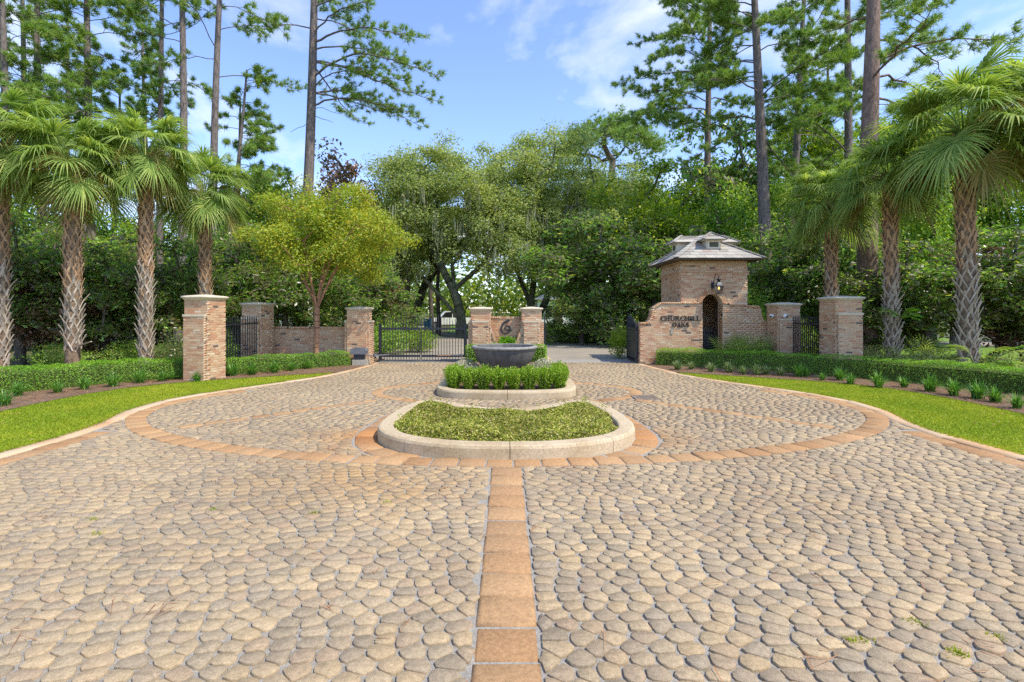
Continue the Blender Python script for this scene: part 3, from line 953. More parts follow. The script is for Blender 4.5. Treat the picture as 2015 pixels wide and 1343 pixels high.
# ------------------------------------------------------------------ centre pier with emblem
CY = 16.2
t = thing('centre_pier', 'brick pier with two capped pillars and a scrolled iron emblem behind the bowl', 'pier', (0, CY, 0))
mw = Matrix.Translation((0, CY, 0))
for s, x0, x1 in ((-1, -1.145, -.505), (1, .485, 1.115)):
    L = x1 - x0; xc = (x0 + x1) / 2
    h = 1.64
    core = MB().box((xc, L / 2, h / 2), (L - .002, L - .002, h))
    br = Bricks()
    for i, (p0, u) in enumerate((((x0, 0), (1, 0)), ((x1, 0), (0, 1)), ((x1, L), (-1, 0)), ((x0, L), (0, -1)))):
        br.face(p0, u, L, 0, h - .004, phase=i % 2)
    T = .07
    zb = 1.275
    core.box((xc, -T / 2, zb / 2), (L - .12, T, zb))
    br.face((x0 + .06, -T), (1, 0), L - .12, 0, zb - .002, phase=1)
    br.face((x1 - .06, -T), (0, 1), T - .006, 0, zb - .002); br.face((x0 + .06, -.006), (0, -1), T - .006, 0, zb - .002)
    ox = x0 if s < 0 else x1
    core.box((ox + s * T / 2, L / 2, zb / 2), (T, L - .08, zb))
    if s < 0:
        br.face((ox - T, L - .04), (0, -1), L - .08, 0, zb - .002, phase=1)
        br.face((ox - T, .04), (1, 0), T - .006, 0, zb - .002)
    else:
        br.face((ox + T, .04), (0, 1), L - .08, 0, zb - .002, phase=1)
        br.face((ox + .006, .04), (1, 0), T - .006, 0, zb - .002)
    sh = core.obj('shaft', M['mortar'], t)
    _build(br, sh, mw, 150)
    MB().box((xc, -T / 2 - .006, zb + .027), (L - .1, T + .02, .05)).obj('stone_band', M['stone'], t)
    MB().box((ox + s * (T / 2 + .005), L / 2, zb + .027), (T + .018, L - .05, .05)).obj('stone_band', M['stone'], t)
    cap_mesh(L).obj('cap', M['stone'], t, True, (xc, L / 2, h))
# recessed back wall
bw = MB().box((-.01, .45, .70), (.99, .2, 1.40)).obj('back_wall', M['mortar'], t)
br = Bricks(); br.face((-.505, .345), (1, 0), .99, .3, 1.385)
x = -.48
while x < .47:
    br.one((x, .44, 1.425), rz(0), (.05, .24, .07)); x += .0585
_build(br, bw, mw, 120)
# front wall with a U-shaped scoop
def scoop_top(x):
    d = abs(x + .01)
    if d > .47: return 1.10
    q = (.47 - d) / .47
    return 1.10 - .62 * math.sqrt(max(0, 1 - (1 - min(q * 1.25, 1)) ** 2))
xs = np.linspace(-.505, .485, 41)
poly = [(-.505, 0), (.485, 0)] + [(x, scoop_top(x)) for x in xs[::-1]]
fw = MB().prism(poly, .02, .24, 'Y').obj('scooped_wall', M['mortar'], t)
def scoop_iv(z):
    ins = [x for x in np.linspace(-.505, .485, 120) if scoop_top(x) > z + .02]
    if not ins: return []
    iv, st, pv_ = [], ins[0], ins[0]
    for x in ins[1:] + [99]:
        if x - pv_ > .02:
            iv.append((st + .505, pv_ + .505)); st = x
        pv_ = x
    return iv
br = Bricks(); br.face((-.505, .015), (1, 0), .99, 0, 1.11, inside=scoop_iv)
pp = resample([(x, scoop_top(x)) for x in np.linspace(-.47, .45, 200)], .058)
for k in range(len(pp) - 1):
    a, b = pp[k], pp[k + 1]
    ang = math.atan2(b[1] - a[1], b[0] - a[0])
    br.one(((a[0] + b[0]) / 2 - math.sin(ang) * .02, .12, (a[1] + b[1]) / 2 + math.cos(ang) * .02), Matrix.Rotation(-ang, 3, 'Y'), (.05, .26, .06))
_build(br, fw, mw, 150)
# emblem: scrolled letter in flat iron
em = []
for k in range(15):          # upper flourish, down the outer curve
    q = k / 14
    em.append((.115 - .26 * q ** .9 + .02 * math.sin(q * 6), 1.245 - .02 * math.sin(q * 9) - .06 * q))
em = [(.12, 1.255), (.085, 1.268), (.05, 1.25), (0, 1.225), (-.055, 1.185), (-.10, 1.12), (-.128, 1.04), (-.13, .95), (-.105, .875), (-.055, .84), (.0, .835), (.055, .855), (.095, .90), (.115, .96), (.115, 1.03), (.09, 1.08), (.045, 1.10), (0, 1.085), (-.03, 1.04), (-.035, .985), (-.01, .945), (.03, .94), (.055, .965)]
wd = [.012, .034, .036, .032, .030, .030, .030, .028, .024, .020, .018, .017, .018, .021, .024, .023, .020, .019, .019, .018, .016, .014, .010]
EP = np.array(chaikin([(x, z, w) for (x, z), w in zip(em, wd)], 2))
V = []; m = len(EP)
T2 = np.gradient(EP[:, :2], axis=0); T2 /= np.linalg.norm(T2, axis=1)[:, None]
for i in range(m):
    nx, nz = -T2[i, 1], T2[i, 0]
    for sgn, y in ((-1, .305), (1, .305), (1, .33), (-1, .33)):
        V.append((EP[i, 0] * 1.12 + nx * EP[i, 2] * sgn - .02, y - .0006 * i / m * 8, EP[i, 1] + nz * EP[i, 2] * sgn + .07))
F = [(i * 4 + a, i * 4 + (a + 1) % 4, (i + 1) * 4 + (a + 1) % 4, (i + 1) * 4 + a) for i in range(m - 1) for a in range(4)]
F += [(0, 1, 2, 3), (4 * m - 1, 4 * m - 2, 4 * m - 3, 4 * m - 4)]
eo = MB().add(V, F).obj('emblem', M['iron'], t)
eo['label'] = 'black iron scrolled initial like a figure six'

# ------------------------------------------------------------------ gatehouse
GY, GX0, GX1 = 15.76, 4.14, 8.07
AX, AR, AS = 6.40, .32, 1.845           # arch centre x, radius, springing height
t = thing('gatehouse', 'square brick gatehouse with slate hip roof, arch and curved wing walls', 'gatehouse', (6.47, GY, 0))
OX = 6.47
mw = Matrix.Translation((OX, GY, 0))
def wing_top(x):
    if x < 4.32: return 1.235
    if x < 4.56:
        q = (x - 4.32) / .24
        return 1.235 + .44 * (1 - math.sqrt(max(0, 1 - q * q)))
    if x < 4.80: return 1.70
    if x < 7.70: return 1.86
    if x < 7.83: return 1.75
    q = (x - 7.83) / .24
    return 1.25 + .50 * (1 - math.sqrt(max(0, 1 - (1 - min(q, 1)) ** 2)))
xs = [4.14, 4.32] + list(np.linspace(4.34, 4.559, 12)) + [4.56, 4.80, 4.801, 7.70, 7.701, 7.83] + list(np.linspace(7.835, 8.06, 12)) + [8.07]
poly = [(GX0, 0), (AX - AR, 0), (AX - AR, 1.83)]
arc = [(AX + AR * math.cos(a), AS + AR * math.sin(a)) for a in np.linspace(math.pi, 0, 17)]
low = [(GX0 - OX, 0), (AX - AR - OX, 0), (AX - AR - OX, 1.86)] + [(x - OX, wing_top(x)) for x in xs[::-1] if x < AX - AR]
low2 = [(AX + AR - OX, 0), (GX1 - OX, 0)] + [(x - OX, wing_top(x)) for x in xs[::-1] if x > AX + AR] + [(AX + AR - OX, 1.86)]
wing = MB().prism(low, 0, .30, 'Y').prism(low2, 0, .30, 'Y').obj('wing_wall', M['mortar'], t)
def wing_iv(z):
    ins = [x for x in np.arange(GX0, GX1 + .001, .01) if wing_top(x) > z + .02 and abs(x - AX) > AR + (.0 if z < AS - .03 else .0)]
    iv, st, pv_ = [], None, None
    for x in ins + [99]:
        if pv_ is None or x - pv_ > .015:
            if pv_ is not None: iv.append((st - GX0, pv_ - GX0))
            st = x
        pv_ = x
    return iv
br = Bricks()
br.face((GX0 - OX, 0), (1, 0), GX1 - GX0, 0, 1.87, inside=wing_iv)
br.face((GX0 - OX, .30), (0, -1), .30, 0, 1.22)
br.face((AX - AR - OX, .0), (0, 1), .3, 0, 1.84); br.face((AX + AR - OX, .3), (0, -1), .3, 0, 1.84)
# coping: bricks on edge following the stepped, curved top
cp = [(x - OX, wing_top(x)) for x in xs if x < AX - AR - .02] + [(AX - AR - OX - .0, 1.86)]
cp2 = [(AX + AR - OX, 1.86)] + [(x - OX, wing_top(x)) for x in xs if x > AX + AR + .02]
for path in (cp, cp2):
    q = resample(path, .0585)
    for k in range(len(q) - 1):
        a, b = q[k], q[k + 1]
        ang = math.atan2(b[1] - a[1], b[0] - a[0])
        br.one(((a[0] + b[0]) / 2 - math.sin(ang) * .022, .14, (a[1] + b[1]) / 2 + math.cos(ang) * .022), Matrix.Rotation(-ang, 3, 'Y'), (.05, .35, .062))
_build(br, wing, mw, 300)

TX0, TX1, TY0, TY1, TZ = 5.44, 7.50, .06, 2.09, 3.24
# tower walls: front with arch, two sides, back
fp = [(TX0 - OX, 0), (AX - AR - OX, 0)] + [(x - OX, z) for x, z in arc] + [(AX + AR - OX, 0), (TX1 - OX, 0), (TX1 - OX, TZ), (TX0 - OX, TZ)]
tw = MB().prism(fp, TY0 + .001, TY0 + .32, 'Y')
tw.box((TX0 - OX + .13, (TY0 + TY1) / 2 + .16, TZ / 2), (.26, TY1 - TY0 - .325, TZ)); tw.box((TX1 - OX - .13, (TY0 + TY1) / 2 + .16, TZ / 2), (.26, TY1 - TY0 - .325, TZ))
tw.box((0, TY1 - .10, TZ / 2 - .002), (TX1 - TX0 - .53, .2, TZ - .01))
tower = tw.obj('tower_wall', M['mortar'], t)
br = Bricks()
def tower_iv(z):
    W = TX1 - TX0; c = AX - TX0
    if z < AS: return [(0, W)]
    r = AR + .155
    d = z - AS
    if d >= r: return [(0, W)]
    h = math.sqrt(r * r - d * d)
    return [(0, c - h - .004), (c + h + .004, W)]
br.face((TX0 - OX, TY0), (1, 0), TX1 - TX0, 1.90, TZ, inside=tower_iv)
br.face((TX0 - OX, TY1), (0, -1), TY1 - TY0, 0.6, 2.80, phase=1)
br.face((TX0 - OX, TY1), (0, -1), TY1 - TY0, 3.10, TZ, phase=1)
br.face((TX1 - OX, TY0), (0, 1), TY1 - TY0, 1.2, TZ, phase=1)
# pierced band of headers on the left side
for r in range(5):
    z = 2.83 + r * PV
    for k in range(18):
        if (k + r) % 2:
            br.one((TX0 - OX + .004, TY0 + .06 + k * .112, z), rz(math.pi / 2), (.075, .05, BH))
# voussoirs
for ring_r, nb in ((AR + .075, 19),):
    for k in range(nb):
        a = math.pi * (k + .5) / nb
        br.one((AX - OX + ring_r * math.cos(a), TY0 - .002, AS + ring_r * math.sin(a)), Matrix.Rotation(-(a - math.pi / 2), 3, 'Y'), (.052, .05, .145))
# string courses
for z, o_ in ((2.79, .018), (2.86, .032)):
    x = 0
    while x < TX1 - TX0:
        br.one((TX0 - OX + x + .085, TY0 - o_ / 2 + .004, z), rz(0), (BL, o_ + .02, .05)); x += PU
    x = 0
    while x < TY1 - TY0:
        br.one((TX0 - OX - o_ / 2 + .004, TY0 + x + .085, z), rz(math.pi / 2), (BL, o_ + .02, .05)); x += PU
# inside of the alcove
br.face((TX0 - OX + .26, TY1 - .20), (1, 0), TX1 - TX0 - .52, 0, 2.6)
_build(br, tower, mw, 300)

# roof
EX0, EX1, EY0, EY1, EZ, PZ = 5.15 - OX, 7.83 - OX, -.34, 2.49, 3.20, 4.12
rcx, rcy = (EX0 + EX1) / 2, (EY0 + EY1) / 2
mb = MB()
cor = [(EX0, EY0), (EX1, EY0), (EX1, EY1), (EX0, EY1)]
mb.add([(x, y, EZ) for x, y in cor] + [(x, y, EZ + .045) for x, y in cor] + [(rcx, rcy, PZ - .03)],
       [(3, 2, 1, 0), (0, 1, 5, 4), (1, 2, 6, 5), (2, 3, 7, 6), (3, 0, 4, 7), (4, 5, 8), (5, 6, 8), (6, 7, 8), (7, 4, 8)])
roof = mb.obj('roof', M['wood'], t)
TILE = MB().box((0, 0, 0), (1, 1, 1)).mesh('tile', M['slate'])
NC = 8
for sgn in range(4):
    a, b = Vector((*cor[sgn], EZ + .05)), Vector((*cor[(sgn + 1) % 4], EZ + .05))
    apex = Vector((rcx, rcy, PZ))
    u = (b - a).normalized(); mid = (a + b) / 2
    up = (apex - mid); SL = up.length; up.normalize()
    nrm = u.cross(up).normalized()
    ct = SL / NC
    for c in range(NC):
        wid = (b - a).length * (1 - (c + .45) / NC)
        nt_ = max(1, int(round(wid / .27)))
        tw_ = wid / nt_
        for k in range(nt_):
            off = (.5 * tw_ if c % 2 else 0)
            x0 = -wid / 2 + k * tw_
            x1 = x0 + tw_
            ctr = mid + u * ((x0 + x1) / 2) + up * (ct * (c + .5) - .02) + nrm * (.012 + .004)
            til = .05
            rot = Matrix((u, up, nrm)).transposed() @ Matrix.Rotation(til * -1, 3, 'X')
            o = link('tile', TILE, roof)
            o.matrix_local = Matrix.Translation(ctr + nrm * random.uniform(0, .003)) @ rot.to_4x4() @ Matrix.Diagonal((tw_ - .006, ct + .035, .016, 1))
    # hip tiles
    hd = (apex - a); HL = hd.length; hd.normalize()
    out = Vector((a.x - rcx, a.y - rcy, 0)).normalized()
    side = hd.cross(Vector((0, 0, 1))).normalized(); hn = side.cross(hd).normalized()
    nh = 9
    for k in range(nh):
        ctr = a + hd * (HL * (k + .5) / nh) + hn * .03
        o = link('tile', TILE, roof)
        o.matrix_local = Matrix.Translation(ctr) @ (Matrix((side, hd, hn)).transposed() @ Matrix.Rotation(-.05, 3, 'X')).to_4x4() @ Matrix.Diagonal((.17, HL / nh + .03, .028, 1))

# dormers on all four slopes
run = rcy - EY0
def dormer(rotz):
    # local frame: roof centre at origin, slope towards -y
    Mx = Matrix.Translation((rcx, rcy, 0)) @ Matrix.Rotation(rotz, 4, 'Z')
    yf = -run + .50                       # dormer front face
    zf = lambda y: EZ + .06 + (y + run) / run * (PZ - EZ - .05)
    hw, zt = .22, 3.86
    y_in = -run + (zt - EZ) / (PZ - EZ) * run
    mb = MB()
    mb.add([(-hw, yf, zf(yf) - .02), (hw, yf, zf(yf) - .02), (hw, yf, zt), (-hw, yf, zt), (-hw, y_in + .05, zt), (hw, y_in + .05, zt), (-hw, y_in + .05, zf(yf) + .1), (hw, y_in + .05, zf(yf) + .1)],
           [(0, 1, 2, 3), (1, 7, 5, 2), (0, 3, 4, 6), (3, 2, 5, 4), (0, 6, 7, 1)])
    d = mb.obj('dormer', M['paint'], t); d.matrix_local = Mx
    zb = zf(yf)
    f = MB()
    for sx in (-1, 1):
        f.box((sx * .165, yf - .012, (zb + zt) / 2 + .02), (.045, .024, zt - zb - .06))
    f.box((0, yf - .013, zt - .035), (.285, .024, .045)); f.box((0, yf - .016, zb + .045), (.40, .032, .045))
    f.obj('frame', M['paint'], d)
    for k in range(5):
        z = zb + .085 + k * (zt - zb - .15) / 5
        MB().box((0, yf - .002, z + .015), (.285, .02, .032), M=Matrix.Rotation(.5, 3, 'X')).obj('louvre', M['louvre'], d)
    # hipped dormer roof
    ov = .17
    ya, yb = yf - ov, .02
    ex = hw + ov
    z0, z1 = zt + .0, 4.10
    yr = ya + ex
    for lay in range(3):
        q = lay / 3.0
        r = MB()
        x_ = ex * (1 - q); yy = ya + ex * q; z_ = z0 + (z1 - z0) * q + .012
        r.add([(-x_, yy, z_), (x_, yy, z_), (x_, yb, z_), (-x_, yb, z_), (-x_, yy, z_ + .018), (x_, yy, z_ + .018), (x_, yb, z_ + .018), (-x_, yb, z_ + .018), (0, yr, z1 + .03), (0, yb, z1 + .03)],
              [(0, 1, 5, 4), (1, 2, 6, 5), (3, 0, 4, 7), (4, 5, 8), (5, 6, 9, 8), (7, 4, 8, 9), (0, 3, 2, 1)])
        r.obj('dormer_roof', M['slate'], d)
    soff = MB().add([(-ex + .02, ya + .02, z0 - .004), (ex - .02, ya + .02, z0 - .004), (ex - .02, yb, z0 - .004), (-ex + .02, yb, z0 - .004)], [(0, 1, 2, 3)])
    soff.obj('soffit', M['paint'], d)
    for sx in (-1, 1):
        nh = 4
        a = Vector((sx * ex, ya, z0 + .03)); b = Vector((0, yr, z1 + .04))
        hd = (b - a); HL = hd.length; hd.normalize(); side = hd.cross(Vector((0, 0, 1))).normalized(); hn = side.cross(hd).normalized()
        for k in range(nh):
            o = link('tile', TILE, d)
            o.matrix_local = Matrix.Translation(a + hd * HL * (k + .5) / nh + hn * .008) @ Matrix((side, hd, hn)).transposed().to_4x4() @ Matrix.Diagonal((.09, HL / nh + .02, .02, 1))
for q in range(4):
    dormer(q * math.pi / 2)

# intercom plate
MB().box((1321.5 and (1323 - 996.5) * .0157 - OX, -.012, 1.0), (.07, .03, .16)).obj('intercom_plate', M['concrete'], t)

# gate inside the arch
t2 = thing('arch_gate', 'small dark iron gate standing inside the gatehouse arch', 'gate', (AX, GY + .62, 0))
for k in range(8):
    MB().box((-.27 + k * .077, 0, .62), (.02, .02, 1.1)).obj('picket', M['iron'], t2)
MB().box((0, 0, .18), (.6, .03, .05)).obj('rail', M['iron'], t2); MB().box((0, 0, 1.0), (.6, .03, .05)).obj('rail', M['iron'], t2)
MB().box((0, .012, .55), (.6, .008, .72)).obj('panel', M['iron'], t2)
MB().box((-.29, -.05, .62), (.05, .05, .14)).obj('lock', M['iron'], t2)
# twin lamp bracket on the back wall of the alcove
t2 = thing('twin_lamp', 'dark twin spotlight fixed high on the wall inside the arch', 'lamp', (AX + .03, GY + TY1 - .25, 1.62))
mbt = MB().tube([(-.2, 0, .05), (.2, 0, .05)], .02, 8); mbt.obj('bar', M['iron'], t2)
for sx in (-1, 1):
    MB().tube([(sx * .2, .0, .06), (sx * .2, -.06, -.02), (sx * .19, -.12, -.09)], [.03, .06, .075], 10).obj('lamp_head', M['iron'], t2)

# lantern over the arch
LX, LY, LZ = 6.46, GY - .30, 2.16
t2 = thing('gas_lantern', 'black gas lantern on a curved bracket above the gatehouse arch', 'lantern', (LX, LY, LZ))
fr = MB()
b_, tp = .065, .098
for sx, sy in ((-1, -1), (1, -1), (1, 1), (-1, 1)):
    fr.tube([(sx * b_, sy * b_, 0), (sx * tp, sy * tp, .235)], .008, 6)
fr.box((0, 0, .002), (.15, .15, .014)); fr.box((0, -tp, .24), (.21, .014, .016)); fr.box((0, tp, .24), (.21, .014, .016)); fr.box((-tp, 0, .2402), (.014, .184, .016)); fr.box((tp, 0, .2402), (.014, .184, .016))
fr.obj('frame', M['iron'], t2)
gm, nt, p, out = new_mat('lantern_glass')
p.inputs['Base Color'].default_value = (.9, .92, .9, 1); p.inputs['Roughness'].default_value = .05
p.inputs['Transmission Weight'].default_value = 1.0; p.inputs['IOR'].default_value = 1.1
for a in range(4):
    q = MB().add([(-b_, -b_ + .002, .01), (b_, -b_ + .002, .01), (tp, -tp + .002, .23), (-tp, -tp + .002, .23)], [(0, 1, 2, 3)])
    g = q.obj('pane', gm, t2); g.rotation_euler = (0, 0, a * math.pi / 2)
lead = plain_mat('lead', (.13, .135, .14), .55, .2, var=.3, scale=30)
MB().lathe([(.0, .25), (.125, .25), (.12, .262), (.10, .30), (.07, .345), (.045, .365)], 4).obj('hood', lead, t2).rotation_euler = (0, 0, math.pi / 4)
MB().lathe([(.045, .36), (.045, .43), (.058, .435), (.058, .455), (.03, .47), (.012, .48)], 12).obj('chimney', M['iron'], t2, True)
MB().tube([(0, 0, .47), (0, 0, .56), (-.015, .02, .60), (-.04, .06, .61), (-.06, .12, .57), (-.065, .20, .42), (-.07, .285, .30)], .011, 8).obj('bracket', M['iron'], t2, True)
MB().box((-.07, .285, .27), (.09, .03, .2)).obj('wall_plate', M['iron'], t2)
fm, nt, p, out = new_mat('flame')
p.inputs['Emission Color'].default_value = (1, .55, .15, 1); p.inputs['Emission Strength'].default_value = 1.2; p.inputs['Base Color'].default_value = (1, .6, .2, 1)
MB().lathe([(.004, .13), (.022, .155), (.024, .175), (.012, .205), (.002, .225)], 10).obj('flame', fm, t2, True)
MB().lathe([(.03, .008), (.03, .03), (.01, .04), (.01, .13)], 8).obj('burner', M['iron'], t2)

# lettering
def ribbon(pts, wds, n=None):
    P = np.array(pts, float); Wd = np.array(wds, float)
    T_ = np.gradient(P, axis=0); T_ /= np.linalg.norm(T_, axis=1)[:, None] + 1e-9
    Nn = np.stack([-T_[:, 1], T_[:, 0]], -1)
    A, B = P + Nn * Wd[:, None] / 2, P - Nn * Wd[:, None] / 2
    return [np.array([A[i], A[i + 1], B[i + 1], B[i]]) for i in range(len(P) - 1)]

def letter(ch):
    """list of convex quads in a unit-height cell, and the width"""
    q = []
    def rect(x0, y0, x1, y1): q.append(np.array([(x0, y0), (x1, y0), (x1, y1), (x0, y1)]))
    def quad(*p): q.append(np.array(p))
    tk, tn, sf = .135, .06, .055
    def stem(x, y0=0, y1=1, w=tk, top=True, bot=True):
        rect(x, y0, x + w, y1)
        if bot: rect(x - .07, y0, x + w + .07, y0 + sf)
        if top: rect(x - .07, y1 - sf, x + w + .07, y1)
    def arc(cx, cy_, rx, ry, a0, a1, wmax, wmin, n=18):
        a = np.linspace(R(a0), R(a1), n)
        P = [(cx + rx * math.cos(k), cy_ + ry * math.sin(k)) for k in a]
        q.extend(ribbon(P, [wmin + (wmax - wmin) * abs(math.cos(k)) ** 1.5 for k in a]))
    if ch == 'I': stem(.07); return q, .33
    if ch == 'H': stem(.07); stem(.56); rect(.26, .47, .56, .56); return q, .83
    if ch == 'L':
        stem(.07); rect(.2, 0, .58, .075); quad((.58, 0), (.64, .27), (.585, .27), (.52, .07)); return q, .66
    if ch == 'U':
        stem(.07, .28, 1, tk, True, False); stem(.60, .28, 1, tn, True, False)
        arc(.40, .30, .243, .26, 180, 360, .17, .10); return q, .76
    if ch == 'C':
        arc(.46, .5, .36, .46, 42, 318, .19, .075, 26); rect(.70, .66, .755, .96); rect(.70, .04, .755, .30); return q, .80
    if ch == 'O':
        arc(.46, .5, .365, .455, 0, 360, .19, .075, 34); return q, .92
    if ch == 'R':
        stem(.07); arc(.36, .75, .24, .215, -90, 90, .17, .08); rect(.2, .925, .37, 1); rect(.2, .49, .37, .56)
        quad((.34, .5), (.50, .5), (.80, 0), (.60, 0)); return q, .80
    if ch == 'A':
        quad((.14, 0), (.22, 0), (.47, 1), (.40, 1)); quad((.56, 0), (.77, 0), (.47, 1), (.36, 1)); rect(.24, .29, .62, .36)
        rect(.05, 0, .31, sf); rect(.48, 0, .86, sf); return q, .88
    if ch == 'K':
        stem(.07); quad((.24, .38), (.32, .46), (.72, 1), (.62, 1)); quad((.34, .56), (.48, .64), (.82, 0), (.60, 0)); rect(.52, 1 - sf, .8, 1); rect(.52, 0, .88, sf); return q, .86
    if ch == 'S':
        P = chaikin([(.54, .70), (.53, .88), (.34, .96), (.12, .88), (.12, .68), (.33, .54), (.54, .38), (.54, .14), (.33, .04), (.12, .10), (.10, .30)], 2)
        n = len(P); q.extend(ribbon(P, [.08 + .11 * math.sin(math.pi * k / (n - 1)) ** 2 for k in range(n)])); return q, .64
    return q, .4

sign = thing('wall_lettering', 'black raised serif letters spelling CHURCHILL OAKS on the gatehouse wall', 'lettering', (5.36, GY, 1.2))
def write(word, xc, z0, hgt, width):
    ls = [letter(c) for c in word]
    tot = sum(w for _, w in ls) + .06 * (len(ls) - 1)
    k = width / tot
    x = xc - width / 2
    for qs, w in ls:
        mb = MB()
        for n_, qd in enumerate(qs):
            pr = [(x + px * k, z0 + pz * hgt) for px, pz in qd]
            ar = sum(pr[i][0] * pr[(i + 1) % 4][1] - pr[(i + 1) % 4][0] * pr[i][1] for i in range(4))
            if ar < 0: pr = pr[::-1]
            mb.prism(pr, -.032 - .0004 * n_, -.008, 'Y')
        mb.obj('letter', M['black'], sign)
        x += (w + .06) * k
write('CHURCHILL', (1338.6 - 996.5) * .01576 - 5.36, .14, .148, 1.24)
write('OAKS', (1338.8 - 996.5) * .01576 - 5.36, -.055, .142, .52)

# ------------------------------------------------------------------ iron fences and gates
def picket_mesh(h, w=.02):
    mb = MB().box((0, 0, (h - .06) / 2), (w, w, h - .06))
    a = w / 2
    mb.add([(-a, -a, h - .06), (a, -a, h - .06), (a, a, h - .06), (-a, a, h - .06), (0, 0, h)], [(0, 1, 4), (1, 2, 4), (2, 3, 4), (3, 0, 4)])
    return mb.mesh('picket', M['iron'])

def fence(label, a, b, h, step, zr=(.15, 1.28), z0=.05):
    a, b = Vector((*a, 0)), Vector((*b, 0))
    d = b - a; L = d.length; ang = math.atan2(d.y, d.x)
    t = thing('iron_fence', label, 'fence', ((a.x + b.x) / 2, (a.y + b.y) / 2, 0), ang)
    me = picket_mesh(h - z0)
    n = int(L / step)
    for k in range(n + 1):
        link('picket', me, t, (-L / 2 + L * k / n, 0, z0))
    for z in zr:
        MB().box((0, 0, z), (L, .032, .04)).obj('rail', M['iron'], t)
    return t
fence('dark iron picket fence between the two left brick pillars', (-7.02, 12.52), (-7.40, 15.16), 1.52, .17)
fence('dark iron picket fence between the two right brick pillars', (8.56, 13.92), (8.47, 15.0), 1.52, .078)

def gate_leaf(label, a, b, group=None, arch=(1.32, 1.60), post=None, zt=1.07):
    a, b = Vector((*a, 0)), Vector((*b, 0))
    d = b - a; L = d.length; ang = math.atan2(d.y, d.x)
    t = thing('gate_leaf', label, 'gate', (a.x, a.y, 0), ang, group)
    n = int(round(L / .092))
    short = picket_mesh(.60, .016)
    for k in range(1, n):
        q = k / n
        h = arch[0] + (arch[1] - arch[0]) * math.sin(q * math.pi / 2)
        if k % 2: h -= .09
        link('picket', picket_mesh(h - .055, .018), t, (L * q, 0, .055))
    MB().box((L / 2, 0, zt), (L, .045, .075)).obj('rail', M['iron'], t)
    MB().box((L / 2, 0, .185), (L, .045, .07)).obj('rail', M['iron'], t)
    MB().box((L / 2, 0, .05), (L, .03, .03)).obj('rail', M['iron'], t)
    MB().box((.04, 0, .645), (.08, .06, 1.19)).obj('stile', M['iron'], t)
    MB().box((L - .012, 0, .72), (.024, .036, 1.36)).obj('stile', M['iron'], t)
    return t
gate_leaf('left leaf of the closed iron drive gate, beside the gate motor', (-4.13, 16.45), (-2.785, 16.45))
gate_leaf('right leaf of the closed iron drive gate, next to the centre pier', (-1.28, 16.45), (-2.755, 16.45))
gl = gate_leaf('open iron gate leaf folded back beside the lettered wing wall', (4.075, 15.9), (4.12, 17.35))
MB().box((.72, .012, .62), (1.30, .006, .80)).obj('mesh_panel', M['iron'], gl)
gate_leaf('open iron gate leaf seen edge-on right of the centre pier', (1.235, 16.4), (1.34, 17.85))

t = thing('gate_motor', 'grey gate motor box on a concrete pad with arm to the closed gate', 'gate motor', (-4.52, 15.36, 0))
MB().box((.12, .02, .085), (.44, .34, .17)).obj('pad', M['concrete'], t)
mb = MB()
mb.prism([(-.16, .34), (.30, .34), (.315, .44), (.27, .52), (.0, .545), (-.15, .50)], -.13, .13, 'Y')
mb.obj('housing', M['plastic_grey'], t)
MB().box((.08, 0, .255), (.3, .18, .17)).obj('stand', M['iron'], t)
MB().box((.34, -.02, .30), (.5, .05, .025), R(5)).obj('arm', M['plastic_grey'], t)
MB().tube([(.55, .0, .27), (.55, .0, .34)], .06, 12).obj('elbow', M['plastic_grey'], t)
MB().tube([(.56, .02, .29), (.75, .95, .24)], .022, 8).obj('arm', M['plastic_grey'], t)
t = thing('gate_opener', 'grey hinged opener arm on the gate leaf next to the centre pier', 'gate arm', (-1.62, 16.34, 0))
MB().box((0, 0, .22), (.34, .04, .03)).obj('arm', M['plastic_grey'], t)
MB().tube([(.17, -.0, .18), (.17, 0, .26)], .05, 10).obj('elbow', M['plastic_grey'], t)
MB().tube([(-.17, 0, .215), (-.6, .03, .20)], .015, 8).obj('rod', M['myrtle_bark'], t)

# security cameras
for label, x, y, rot in (('white dome camera on the left face of the camera pillar', 8.055, 15.32, R(-70)), ('white dome camera on the front face of the camera pillar', 8.235, 15.10, R(0))):
    t = thing('security_camera', label, 'camera', (x, y, 1.49), rot, 'security cameras on the pillar')
    MB().tube([(0, .0, 0), (0, -.05, 0)], [.045, .04], 14).obj('mount', M['white'], t, True)
    mb = MB().lathe([(.002, -.062), (.03, -.055), (.052, -.03), (.06, 0), (.055, .03), (.036, .052), (.002, .062)], 16)
    mb.obj('housing', M['white'], t, True, (0, -.085, 0))
    MB().tube([(.02, -.13, -.012), (.024, -.15, -.015)], [.03, .022], 12).obj('lens', M['black'], t, True)

# ------------------------------------------------------------------ bowl planter
t = thing('bowl_planter', 'large dark grey stone bowl planter standing on the median island', 'planter', (-.045, 12.35, .09))
prof = [(.33, 0), (.37, .03), (.44, .09), (.52, .17), (.60, .27), (.665, .37), (.71, .46), (.745, .56), (.755, .61), (.752, .625), (.775, .635), (.792, .65), (.795, .675), (.785, .695), (.77, .70), (.70, .70), (.69, .66), (.66, .52), (.3, .50)]
MB().lathe(prof, 64).obj('bowl', M['planter'], t, True)
MB().lathe([(.758, .628), (.786, .636), (.802, .652), (.804, .676), (.792, .698), (.772, .705), (.715, .705), (.705, .69)], 64, cap=False).obj('rim', M['rim'], t, True)
MB().lathe([(.001, .60), (.65, .60), (.66, .58)], 40, cap=False).obj('soil', M['mulch'], t)

